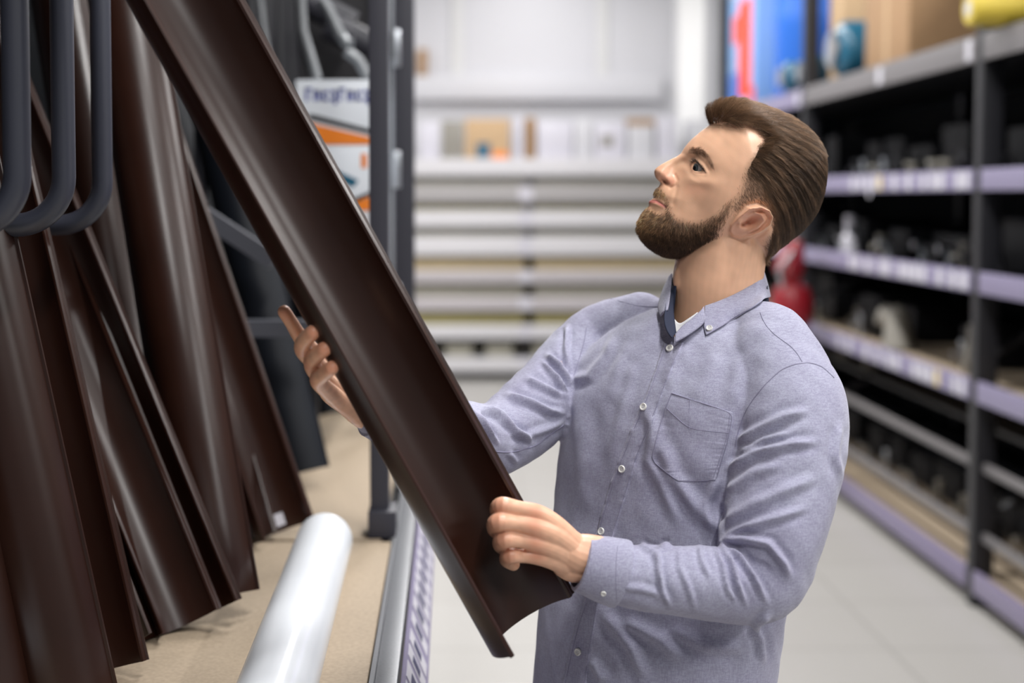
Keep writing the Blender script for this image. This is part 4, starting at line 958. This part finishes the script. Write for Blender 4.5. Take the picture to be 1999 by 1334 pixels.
dens = sst(bd/np.where((hm_py < 470) & (hm_px > 1310), 42, 16)+.12)*thin*side_w*(hm_py < 505)
strands('beard', HV, HF, dens, 30000, beard_fn, M['hair'], 'short full beard, lighter brown at the chin', seg=4)['kind'] = 'stuff'
def brow_fn(R, N):
    px, py = proj(mirror(R)); n = len(px); D = RV*.85-UP*(.15+.9*sst((px-1365)/15))[:, None]+rng.normal(size=(n, 3))*.15
    D = D+UP*.5*sst((1355-px)/8)[:, None]
    return D, .12+.15*rng.random(n), .005+.002*rng.random(n), np.full(n, .00012), np.clip(np.array([.17, .10, .06])*np.exp(.3*rng.normal(size=n))[:, None], .01, .5)
strands('eyebrows', HV, HF, sst(sdist(hm_px, hm_py, BROWP)/6+.12)*(1-.6*sst((hm_px-1376)/14)), 1500, brow_fn, M['hair'], None, seg=3)['kind'] = 'stuff'
def lash_fn(R, N):
    px, py = proj(mirror(R)); n = len(px); D = -RV*.9+UP*.5*np.ones((n, 1)); D = np.tile(-RV*.75+UP*.45, (n, 1))+rng.normal(size=(n, 3))*.1
    return D, .8+.2*rng.random(n), .0055+.001*rng.random(n), np.full(n, .00014), np.tile([.02, .012, .01], (n, 1))
dens = np.exp(-(line_d(hm_px, hm_py, [(1351, 317), (1358, 313.8), (1367, 322), (1376, 334)])/.8)**2)
strands('eyelashes', HV, HF, dens, 260, lash_fn, M['hair'], None, seg=3)['kind'] = 'stuff'
# ------------------------------------------------------------------ shirt
def mat_shirt():
    m = mat('lavender_grey_oxford_cotton', (.40, .40, .52), .85, spec=.25, Sheen_Weight=.25)
    nt = m.node_tree; b = nt.nodes['Principled BSDF']; tc = nt.nodes.new('ShaderNodeTexCoord'); L = nt.links
    n1 = nt.nodes.new('ShaderNodeTexNoise'); n1.inputs['Scale'].default_value = 1900; n1.inputs['Detail'].default_value = 2
    n2 = nt.nodes.new('ShaderNodeTexNoise'); n2.inputs['Scale'].default_value = 9; n2.inputs['Detail'].default_value = 3
    L.new(tc.outputs['Object'], n1.inputs['Vector']); L.new(tc.outputs['Object'], n2.inputs['Vector'])
    r = nt.nodes.new('ShaderNodeValToRGB'); r.color_ramp.elements[0].position = .38; r.color_ramp.elements[1].position = .62
    r.color_ramp.elements[0].color = (.335, .335, .445, 1); r.color_ramp.elements[1].color = (.45, .455, .57, 1); L.new(n1.outputs['Fac'], r.inputs[0])
    mx = nt.nodes.new('ShaderNodeMix'); mx.data_type = 'RGBA'; mx.blend_type = 'MULTIPLY'; mx.inputs['Factor'].default_value = .35
    L.new(r.outputs[0], mx.inputs['A']); L.new(n2.outputs['Color'], mx.inputs['B'])
    r2 = nt.nodes.new('ShaderNodeValToRGB'); r2.color_ramp.elements[0].color = (.84, .82, .86, 1); r2.color_ramp.elements[1].color = (1, 1, 1, 1); r2.color_ramp.elements[0].position = .35; r2.color_ramp.elements[1].position = .65
    L.new(n2.outputs['Fac'], r2.inputs[0]); L.new(r2.outputs[0], mx.inputs['B']); mx.inputs['Factor'].default_value = 1
    def thr(sc):
        mp = nt.nodes.new('ShaderNodeMapping'); mp.inputs['Scale'].default_value = sc; t = nt.nodes.new('ShaderNodeTexNoise'); t.inputs['Scale'].default_value = 1; t.inputs['Detail'].default_value = 1
        L.new(tc.outputs['Object'], mp.inputs[0]); L.new(mp.outputs[0], t.inputs['Vector']); return t
    ta, tb = thr((950, 950, 110)), thr((150, 150, 950)); ad = nt.nodes.new('ShaderNodeMath'); ad.operation = 'ADD'
    L.new(ta.outputs['Fac'], ad.inputs[0]); L.new(tb.outputs['Fac'], ad.inputs[1]); r3 = nt.nodes.new('ShaderNodeValToRGB')
    r3.color_ramp.elements[0].position = .0; r3.color_ramp.elements[1].position = 1
    mr = nt.nodes.new('ShaderNodeMapRange'); mr.inputs[1].default_value = .75; mr.inputs[2].default_value = 1.25; L.new(ad.outputs[0], mr.inputs[0]); L.new(mr.outputs[0], r3.inputs[0])
    r3.color_ramp.elements[0].color = (.80, .78, .83, 1); r3.color_ramp.elements[1].color = (1.08, 1.09, 1.08, 1)
    mx2 = nt.nodes.new('ShaderNodeMix'); mx2.data_type = 'RGBA'; mx2.blend_type = 'MULTIPLY'; mx2.inputs['Factor'].default_value = 1
    L.new(mx.outputs['Result'], mx2.inputs['A']); L.new(r3.outputs[0], mx2.inputs['B']); L.new(mx2.outputs['Result'], b.inputs['Base Color'])
    bp = nt.nodes.new('ShaderNodeBump'); bp.inputs['Strength'].default_value = .35; bp.inputs['Distance'].default_value = .0006
    L.new(n1.outputs['Fac'], bp.inputs['Height']); L.new(bp.outputs[0], b.inputs['Normal']); return m
M['shirt'] = mat_shirt()
M['navy'] = mat('navy_collar_lining', (.012, .018, .045), .8, bump=(800, .3, .0005))
M['seam'] = mat('shirt_stitching', (.25, .24, .34), .9)
M['button'] = mat('pale_button', (.72, .71, .68), .25)
M['tee'] = mat('white_undershirt', (.8, .8, .82), .9)
M['trouser'] = mat('dark_trousers', (.03, .035, .05), .8)
torso = rings([(.84, .262, 1.885, .174, .126), (.95, .266, 1.885, .174, .125), (1.008, .2695, 1.88, .175, .123), (1.09, .277, 1.88, .178, .126), (1.16, .288, 1.882, .178, .124),
               (1.231, .302, 1.885, .182, .124), (1.32, .309, 1.89, .184, .124), (1.39, .316, 1.895, .186, .118), (1.43, .325, 1.90, .172, .106), (1.462, .336, 1.905, .140, .094), (1.486, .346, 1.905, .110, .082), (1.496, .350, 1.905, .078, .070)], 96, ex=2.2)
slL = tubeP(pp([(1500, 690, 1.80, .050), (1540, 775, 1.768, .066), (1547, 860, 1.74, .068), (1527, 960, 1.715, .0665), (1504, 1050, 1.695, .063), (1482, 1125, 1.682, .056), (1430, 1140, 1.668, .047), (1350, 1137, 1.655, .0425), (1250, 1129, 1.645, .0385), (1210, 1122, 1.641, .0355)]), 40)
slR = tubeP(pp([(1250, 640, 2.00, .050), (1180, 672, 2.04, .060), (1118, 728, 2.01, .058), (1055, 790, 1.95, .054), (965, 858, 1.87, .049), (880, 848, 1.81, .046), (790, 822, 1.762, .038), (735, 808, 1.738, .031)]), 40)
trapL = tubeP(pp([(1450, 648, 1.875, .032), (1500, 662, 1.82, .048), (1545, 740, 1.78, .052)]), 30)
trapR = tubeP(pp([(1345, 652, 1.955, .030), (1290, 642, 1.98, .042), (1200, 665, 2.03, .050)]), 30)
TV, TF = union([torso, slL, slR, trapL, trapR], .0023, 10, lap=.5)
# ---- folds: polyline in the photo, width px, height mm, (limb depth window)
FOLDS = [
 # left sleeve, upper arm drapes from the armpit
 ([(1442,862),(1480,840),(1530,815),(1580,800)],11,3.2),([(1440,885),(1490,858),(1550,845)],9,2.6),([(1425,915),(1470,885),(1540,868),(1600,862)],10,3.2),
 ([(1420,960),(1470,925),(1530,905)],12,1.8),([(1415,1020),(1470,985),(1540,955),(1600,930)],14,2.0),([(1408,1050),(1450,1030),(1520,1010),(1580,990)],10,2.6),
 ([(1404,1058),(1450,1052),(1500,1062),(1530,1100),(1542,1130)],9,4.2),([(1410,1062),(1445,1085),(1475,1130),(1500,1185)],7,3.6),([(1406,1062),(1428,1095),(1440,1140),(1460,1190)],6.5,3.4),
 ([(1396,1066),(1410,1100),(1420,1150),(1440,1180)],5.5,2.4),([(1366,1066),(1370,1095),(1385,1130)],6,2.4),([(1325,1072),(1328,1110),(1345,1150),(1360,1200)],7,1.6),
 ([(1283,1072),(1285,1110),(1292,1150),(1310,1190)],6,3.6),([(1215,1148),(1250,1150),(1285,1160),(1300,1180)],9,1.5),([(1290,1068),(1310,1066)],6,2.5),([(1250,1064),(1275,1075),(1284,1100)],6,2.2),
 ([(1640,830),(1632,890),(1640,930)],10,2.0),
 # right sleeve
 ([(1068,694),(1095,715),(1112,745)],7,4.5),([(1060,705),(1085,735),(1108,775)],6,3.5),([(1108,640),(1104,680),(1112,735)],6,3.5),([(1085,730),(1100,755),(1112,765)],5,2.5),
 ([(1030,742),(1060,755),(1108,775)],8,3.0),([(990,772),(1030,785),(1070,802),(1106,808)],8,4.0),([(940,797),(975,812),(1010,845),(1045,868)],7,4.2),([(925,800),(950,840),(975,870)],5,3.0),
 ([(935,800),(945,830),(962,862)],4.5,2.5),([(990,845),(1030,852),(1070,838),(1100,825)],9,2.0),([(995,885),(1010,905)],7,2.0),
 # torso
 ([(1112,742),(1150,735),(1185,690),(1205,650)],12,1.5),([(1215,690),(1190,790)],20,1.0),([(1268,800),(1276,840),(1268,900),(1300,960),(1330,1030)],16,2.4),
 ([(1285,850),(1310,930),(1375,1010),(1405,1040)],18,2.4),([(1300,760),(1320,700),(1350,670)],16,1.2),([(1240,700),(1215,800),(1190,900)],14,1.0),([(1130,780),(1140,900),(1130,1000)],22,1.6),([(1400,690),(1350,790)],22,.9),
 ([(1180,1200),(1230,1260),(1260,1330)],16,2.2),([(1210,1210),(1290,1250),(1330,1290)],16,2.0),([(1300,1230),(1380,1262),(1460,1266)],16,1.2),([(1470,1215),(1485,1250),(1490,1300)],10,2.4),([(1155,1290),(1180,1334)],14,2.0),([(1500,1200),(1470,1230)],9,2.5),
 ([(1395,1040),(1380,980),(1405,930)],14,2.0),([(1450,690),(1425,790)],20,1.0),
]
NS = normals(TV, TF); cc_ = np.array([0, 0, CH]); vis = ((cc_-TV)*NS).sum(1)/np.linalg.norm(cc_-TV, axis=1)
tpx, tpy = proj(TV)
bv = BVHTree.FromPolygons([tuple(p) for p in TV], TF); 
seen = vis > -.05
D = np.zeros(len(TV))
for pts, wd_, amp in FOLDS:
    pts = np.array(pts, float); x0, y0 = pts.min(0)-4*wd_; x1, y1 = pts.max(0)+4*wd_
    k = np.where(seen & (tpx > x0) & (tpx < x1) & (tpy > y0) & (tpy < y1))[0]
    if len(k) == 0: continue
    X, Y = tpx[k], tpy[k]; best = np.full(len(k), 1e9); tb = np.zeros(len(k)); n = len(pts)-1; sg = np.zeros(len(k))
    for i in range(n):
        ax, ay = pts[i]; ex, ey = pts[i+1]-pts[i]; t = ((X-ax)*ex+(Y-ay)*ey)/(ex*ex+ey*ey); tc = np.clip(t, 0, 1); dx = X-ax-tc*ex; dy = Y-ay-tc*ey
        d = np.hypot(dx, dy); b = d < best; best[b] = d[b]; tb[b] = (i+tc[b])/n; sg[b] = np.sign(ex*dy-ey*dx)[b]
    ends = sst(tb/.22+.25)*sst((1-tb)/.30+.12); s = best*sg/wd_*1.25
    D[k] += amp*(2.3e-3 if wd_ < 12 else 2.6e-3)*ends*(np.exp(-s**2)-.55*np.exp(-((s-1.5)**2)*1.0)-.45*np.exp(-((s+1.6)**2)*.8))
D += .0009*vnoise(TV, 34, 21)+.00045*vnoise(TV, 85, 22)
D = lapl(TV, TF, D, 2); TV = TV+NS*D[:, None]
CUTP = np.array([(1312, 530), (1345, 560), (1380, 590), (1374, 604), (1352, 628), (1333, 642), (1319, 656), (1306, 648), (1299, 625), (1300, 595), (1306, 565)])
kx, ky = proj(TV); inV = (sdist(kx, ky, CUTP) > 0) & (TV[:, 1] < 1.90)
TF = [f for f in TF if not any(inV[i] for i in f)]
shirt = mk('shirt', TV, TF, M['shirt'], man)
shirt['label'] = 'lavender grey long-sleeved cotton shirt'
bvs = BVHTree.FromPolygons([tuple(p) for p in TV], TF)
def hit(px, py, off=.0):
    d = unit(P(px, py, 1.0)-cc_); r = bvs.ray_cast(Vector(cc_), Vector(d))
    if r[0] is None: return None, None
    return np.array(r[0])+np.array(r[1])*off, np.array(r[1])
def on_shirt(L, off, sub=5, closed=False):
    out = []; nn = []; m = len(L)
    for i in range(m if closed else m-1):
        a = np.array(L[i], float); b = np.array(L[(i+1) % m], float)
        for k in range(sub):
            q = a+(b-a)*k/sub; p, nr = hit(q[0], q[1], off)
            if p is not None: out.append(p); nn.append(nr)
    if not closed:
        p, nr = hit(*L[-1], off)
        if p is not None: out.append(p)
    return out
def seam(L, r=.0005, name='seam', sub=8, m='seam', parent=None):
    p = on_shirt(L, .0002, sub)
    if len(p) < 3: return
    p = np.array(p); q = p.copy(); 
    for _ in range(6): q[1:-1] = (q[:-2]+2*q[1:-1]+q[2:])/4
    return MB().tube(q, r, 6).build(name, M[m], parent or shirt)
def patch(L0, L1, off, th, name, m='shirt', nu=40, nv=8, label=None, parent=None, rip=0):
    """cloth strip laid on the shirt between two edge lines of the photo, with real thickness"""
    def samp(L, t):
        L = np.array(L, float); s = np.r_[0, np.cumsum(np.hypot(*np.diff(L, axis=0).T))]; s /= s[-1]
        return np.array([np.interp(t, s, L[:, 0]), np.interp(t, s, L[:, 1])])
    G_ = np.zeros((nu+1, nv+1, 3)); N_ = np.zeros_like(G_); last = None
    for i in range(nu+1):
        a = samp(L0, i/nu); b = samp(L1, i/nu)
        for j in range(nv+1):
            q = a+(b-a)*j/nv; p, nr = hit(q[0], q[1])
            if p is None: p, nr = last
            last = (p, nr); G_[i, j] = p; N_[i, j] = nr
    for _ in range(2):
        N_[1:-1, 1:-1] = (N_[:-2, 1:-1]+N_[2:, 1:-1]+N_[1:-1, :-2]+N_[1:-1, 2:]+N_[1:-1, 1:-1])/5
    N_ /= np.linalg.norm(N_, axis=2, keepdims=True)+1e-9
    rp_ = np.zeros((nu+1, nv+1, 1))
    if rip:
        rr = rng.normal(size=(nu+1, 2)); rr[1:-1] = (rr[:-2]+rr[1:-1]*1.2+rr[2:])/2; e = np.abs(np.linspace(-1, 1, nv+1))**2
        rp_[:, :, 0] = rip*(rr[:, :1]*(e*(np.arange(nv+1) < nv/2))[None]+rr[:, 1:]*(e*(np.arange(nv+1) >= nv/2))[None])
    top = G_+N_*(off+th+rp_); bot = G_+N_*(off-.0012); V = np.vstack([top.reshape(-1, 3), bot.reshape(-1, 3)]); n = (nu+1)*(nv+1); F = []
    I = lambda i, j: i*(nv+1)+j
    for i in range(nu):
        for j in range(nv): F.append((I(i, j), I(i+1, j), I(i+1, j+1), I(i, j+1)))
    for i in range(nu):
        F.append((I(i, 0), n+I(i, 0), n+I(i+1, 0), I(i+1, 0))); F.append((I(i, nv), I(i+1, nv), n+I(i+1, nv), n+I(i, nv)))
    for j in range(nv):
        F.append((I(0, j), I(0, j+1), n+I(0, j+1), n+I(0, j))); F.append((I(nu, j), n+I(nu, j), n+I(nu, j+1), I(nu, j+1)))
    o = mk(name, V, F, M[m], parent or man)
    if label: o['label'] = label
    return o
PLL = [(1296,672),(1280,720),(1262,770),(1236,830),(1212,890),(1190,950),(1172,1010),(1160,1060),(1142,1170),(1122,1230),(1108,1290),(1098,1338)]
PLR = [(1335,670),(1312,720),(1290,780),(1268,840),(1245,890),(1228,950),(1212,1000),(1196,1060),(1170,1170),(1160,1230),(1150,1290),(1145,1338)]
pl = patch(PLL, PLR, 0, .0011, 'placket', label='button placket', nu=240, nv=12, rip=.00045)
PL2 = [(x-3.5, y) for x, y in PLR]; PL1 = [(x+5, y) for x, y in PLL]
bvm = bvs
def reb():
    global bvs
    dg = bpy.context.evaluated_depsgraph_get(); V = []; F = []
    for ob in (shirt, pl):
        o = np.array(WL[ob.name]); k = len(V); V += [tuple(np.array(v.co)+o) for v in ob.data.vertices]; F += [tuple(i+k for i in p.vertices) for p in ob.data.polygons]
    bvs = BVHTree.FromPolygons(V, F)
reb()
seam(PL1, .00045, 'stitch_line', parent=pl); seam(PL2, .00045, 'stitch_line', parent=pl)
POCK = [(1311,766),(1432,806),(1428,850),(1398,938),(1325,941),(1276,902),(1272,890),(1276,860)]
pk = patch([(1311,767),(1298,800),(1284,845),(1272,892),(1278,905),(1324,940)], [(1431,806),(1428,835),(1420,862),(1412,890),(1404,915),(1397,938)], 0, .0010, 'chest_pocket', label='chest pocket with angled flap stitching', nu=90, nv=40, rip=.00018)
reb_old = bvs
def reb2():
    global bvs
    V = []; F = []
    for ob in (shirt, pl, pk):
        o = np.array(WL[ob.name]); k = len(V); V += [tuple(np.array(v.co)+o) for v in ob.data.vertices]; F += [tuple(i+k for i in p.vertices) for p in ob.data.polygons]
    bvs = BVHTree.FromPolygons(V, F)
reb2()
seam([(1302,798),(1345,838),(1422,846)], .0005, 'stitch_line', parent=pk); seam([(1346,780),(1345,838)], .0003, 'stitch_line', parent=pk)
seam([(1425,808),(1420,850),(1404,900),(1392,933)], .0004, 'stitch_line', parent=pk)
seam([(1311,768),(1298,800),(1284,845),(1273,892),(1279,905),(1325,941),(1397,938),(1404,915),(1420,862),(1431,807),(1311,768)], .0006, 'stitch_line', parent=pk, sub=14)
# armhole, yoke and sleeve seams
seam([(1436,872),(1440,845),(1452,810),(1470,780),(1495,750),(1525,722),(1550,712),(1580,708),(1605,716),(1628,738)], .0007)
seam([(1566,707),(1556,690),(1543,676),(1526,664),(1510,652),(1497,638),(1489,624),(1484,610)], .0005)
seam([(1145,640),(1140,670),(1128,710),(1115,750)], .0006)
seam([(938,872),(965,882),(995,884),(1030,876),(1050,868),(1075,848),(1100,830)], .0008)
seam([(1185,582),(1215,590),(1245,598),(1290,600)], .0005)
# buttons
def button(px, py, rp=8.2, parent=None, off=.0006):
    p, n = hit(px, py, off)
    if p is None: return
    n = unit(n*.8+unit(cc_-p)*.2); r = rp*p[1]/FPX; _, a, b = frame(n, (0, 0, 1)); mb = MB()
    prof = [(0, .0018), (r*.55, .0018), (r*.68, .0024), (r*.85, .0026), (r, .0016), (r, .0004), (r*.9, 0)]; V = []; F = []; K = 28
    for rr, h in prof[1:]:
        V += [p+n*h+(a*math.cos(2*math.pi*k/K)+b*math.sin(2*math.pi*k/K))*rr for k in range(K)]
    for i in range(len(prof)-2):
        F += [(i*K+k, i*K+(k+1) % K, (i+1)*K+(k+1) % K, (i+1)*K+k) for k in range(K)]
    F.append(tuple(range(K)))
    o = mb.raw(V, F).build('button', M['button'], parent or shirt)
    mb = MB()
    for sx, sy in ((1, 1), (1, -1), (-1, 1), (-1, -1)):
        c = p+n*.0017+(a*sx+b*sy)*r*.22; mb.tube([c, c+n*.00035], r*.11, 8)
    mb.build('thread_holes', M['seam'], o)
for x, y in ((1308,681),(1257,795),(1215,916),(1175,1038),(1129,1273)): button(x, y, 7.6)
# ---- collar (rows of points: top edge, fold, lower edge)
def sheet(rowsA, th, name, m, label=None, sub=8, parent=None, inner=None):
    """smooth sheet through rows of world points (list of rows, same count), thickened inward"""
    R = np.array(rowsA, float)
    def cr(Pn, sub):
        out = []
        for i in range(len(Pn)-1):
            p0 = Pn[max(i-1, 0)]; p1 = Pn[i]; p2 = Pn[i+1]; p3 = Pn[min(i+2, len(Pn)-1)]
            for k in range(sub): t = k/sub; out.append(.5*((2*p1)+(p2-p0)*t+(2*p0-5*p1+4*p2-p3)*t*t+(3*p1-p0-3*p2+p3)*t**3))
        out.append(Pn[-1]); return np.array(out)
    R = cr(R, sub) if len(R) > 1 else R; R = np.array([cr(r, sub) for r in R]); a, b = R.shape[:2]
    n = np.cross(np.gradient(R, axis=0), np.gradient(R, axis=1)); n /= np.linalg.norm(n, axis=2, keepdims=True)+1e-9
    V = np.vstack([R.reshape(-1, 3), (R+n*th).reshape(-1, 3)]); F = []; I = lambda i, j: i*b+j; N = a*b
    for i in range(a-1):
        for j in range(b-1): F.append((I(i, j), I(i+1, j), I(i+1, j+1), I(i, j+1))); F.append((N+I(i, j), N+I(i, j+1), N+I(i+1, j+1), N+I(i+1, j)))
    for i in range(a-1): F.append((I(i, 0), N+I(i, 0), N+I(i+1, 0), I(i+1, 0))); F.append((I(i, b-1), I(i+1, b-1), N+I(i+1, b-1), N+I(i, b-1)))
    for j in range(b-1): F.append((I(0, j), I(0, j+1), N+I(0, j+1), N+I(0, j))); F.append((I(a-1, j), N+I(a-1, j), N+I(a-1, j+1), I(a-1, j+1)))
    o = mk(name, V, F, M[m], parent or man)
    if label: o['label'] = label
    return o
def S(px, py, Y): return P(px, py, Y)
def SH(px, py, off):                          # point lying on the shirt, lifted off it
    p, n = hit(px, py); p = p+n*off; return p
top = [S(1376,597,1.840),S(1402,588,1.840),S(1432,575,1.844),S(1462,559,1.854),S(1484,543,1.873),S(1492,532,1.905),S(1488,527,1.94),S(1465,522,1.968),S(1430,518,1.978),S(1390,520,1.972),S(1350,526,1.955),S(1322,533,1.925)]
mid = [S(1373,628,1.822),S(1403,616,1.820),S(1436,602,1.822),S(1468,584,1.833),S(1490,568,1.862),S(1499,556,1.90),S(1494,550,1.95),S(1468,545,1.985),S(1430,541,1.995),S(1386,543,1.99),S(1340,550,1.975),S(1308,560,1.935)]
low = [SH(1379,657,.0035),SH(1408,641,.0035),SH(1440,622,.0035),SH(1470,604,.0035),SH(1491,590,.004),S(1504,580,1.90),S(1500,575,1.96),S(1470,570,2.0),S(1430,566,2.01),S(1385,568,2.01),S(1335,580,1.99),S(1299,600,1.955)]
col = sheet([top, mid, low], -.0016, 'collar', 'shirt', label='button-down collar', sub=6)
reb_c = bvs
V = []; F = []
o = np.array(WL[col.name]); V = [tuple(np.array(v.co)+o) for v in col.data.vertices]; F = [tuple(p.vertices) for p in col.data.polygons]; bvs = BVHTree.FromPolygons(V, F)
button(1385, 642, 6.6, parent=col, off=.0002)
seam([(1382,652),(1410,636),(1440,618),(1470,600),(1490,586)], .0004, 'stitch_line', parent=col)
bvs = reb_c
# collar stand with navy lining: a band standing round the neck, open at the front
NC = np.array([P(1402, 600, 1.905)[0], 1.905]); 
def band(r0, r1, ztop, zbot, a0, a1, th, name, m, label=None, N=48, zf=None):
    V = []; rows = []
    for i in range(3):
        t = i/2; row = []
        for k in range(N+1):
            a = math.radians(a0+(a1-a0)*k/N); r = r0+(r1-r0)*t; z = (ztop(a) if callable(ztop) else ztop)*(1-t)+(zbot(a) if callable(zbot) else zbot)*t
            row.append((NC[0]+r*math.cos(a), NC[1]+r*math.sin(a), z))
        rows.append(row)
    return sheet(rows, th, name, m, label, sub=1)
# angle 222 deg = the direction the chest faces
zt_c = lambda a: 1.500+.030*float(sst((math.degrees(a)-285)/60))
band(.0635, .068, zt_c, 1.48, 246, 560, .0014, 'collar_lining', 'navy', label='navy lining inside the collar')
# V of the neckline: navy facing strip and the near collar stand end, laid from pixels with real depth
sheet([[S(1311,536,1.925),S(1316,560,1.90),S(1314,600,1.862),S(1316,625,1.842),S(1318,640,1.83),S(1319,652,1.822)],
       [S(1307,540,1.922),S(1303,570,1.895),S(1298,602,1.852),S(1296,625,1.832),S(1301,646,1.818),S(1311,661,1.810)]], .0014, 'neck_facing', 'navy', sub=5)
sheet([[S(1313,535,1.918),S(1311,552,1.904),S(1309,572,1.884),S(1307,590,1.862),S(1304,606,1.846)],
       [S(1308,540,1.925),S(1303,556,1.912),S(1299,576,1.892),S(1297,594,1.868),S(1297,610,1.848)],
       [S(1305,546,1.945),S(1297,562,1.930),S(1290,582,1.912),S(1286,602,1.888),S(1291,618,1.858)]], .0016, 'far_collar_point', 'shirt', sub=5)
sheet([[S(1374,598,1.832),S(1368,606,1.826),S(1350,622,1.822),S(1332,636,1.820),S(1318,652,1.816)],
       [S(1376,622,1.816),S(1370,634,1.812),S(1352,648,1.808),S(1336,658,1.806),S(1318,668,1.806)]], .0016, 'collar_stand', 'shirt', sub=5)
sheet([[S(1308,608,1.866),S(1316,622,1.858),S(1328,632,1.850),S(1345,622,1.846),S(1362,610,1.846)],
       [S(1312,640,1.850),S(1320,650,1.846),S(1332,652,1.842),S(1348,645,1.840),S(1364,630,1.840)]], .0016, 'undershirt', 'tee', label='white undershirt edge', sub=5)
# ---- cuffs
def cuff(C0, C1, r0, r1, name, label, m='shirt', tilt=0):
    C0, C1 = np.array(C0), np.array(C1); t, a, b = frame(C1-C0); K = 64; prof = [(-.02, r0-.004), (0, r0-.003), (0, r0), (.06, r0+.0005), (.5, (r0+r1)/2+.001), (.94, r1), (1, r1-.0004), (1.0, r1-.004)]
    V = []; F = []; L = np.linalg.norm(C1-C0)
    for s, r in prof:
        for k in range(K):
            th = 2*math.pi*k/K; V.append(C0+t*L*s+a*math.cos(th)*r*.94+b*math.sin(th)*r*1.06)
    for i in range(len(prof)-1): F += [(i*K+k, i*K+(k+1) % K, (i+1)*K+(k+1) % K, (i+1)*K+k) for k in range(K)]
    o = MB().raw(V, F).build(name, M[m], man, smooth=60); o['label'] = label; return o
c0, c1 = P(1134, 1099, 1.634), P(1212, 1121, 1.641)
cl = cuff(c0, c1, 0.0315, .0385, 'cuff', 'buttoned cuff of the near sleeve')
o = np.array(WL[cl.name]); bvs = BVHTree.FromPolygons([tuple(np.array(v.co)+o) for v in cl.data.vertices], [tuple(p.vertices) for p in cl.data.polygons])
for L in ([(1141,1056),(1136,1080),(1134,1110),(1137,1140)], [(1206,1066),(1203,1090),(1202,1130),(1204,1170)]): seam(L, .0004, 'stitch_line', parent=cl)
button(1178, 1158, 5.5, parent=cl)
bvs = reb_c
cuff(P(722, 804, 1.733), P(775, 818, 1.755), .029, .036, 'cuff', 'cuff of the far sleeve')
# ---- trousers and shoes (below the frame)
tr = [rings([(.80, .262, 1.885, .17, .118), (.88, .264, 1.885, .172, .12), (.99, .268, 1.882, .165, .112)])]
for cx, cy in ((.33, 1.80), (.22, 1.96)):
    tr.append(tubeP([(cx, cy, .88, .092), (cx, cy, .7, .088), (cx-.01, cy, .5, .068), (cx, cy+.005, .3, .062), (cx+.0, cy, .12, .058)], 28))
TRV, TRF = union(tr, .006, 4); mk('trousers', TRV, TRF, M['trouser'], man)
for cx, cy in ((.33, 1.80), (.22, 1.96)):
    v, f = union([tubeP([(cx+.045, cy+.02, .045, .043), (cx-.02, cy-.01, .05, .046), (cx-.10, cy-.06, .042, .042), (cx-.165, cy-.105, .033, .030)], 20)], .004, 3)
    v = v.copy(); v[:, 2] = np.maximum(v[:, 2], .001); mk('shoe', v, f, mat('dark_leather', (.02, .015, .012), .4), man)
# fingernails of the raised hand
for (a, b, Y, ang) in ((606, 652, 1.563, 35), (629, 684, 1.560, 35), (644, 721, 1.560, 35)):
    pass
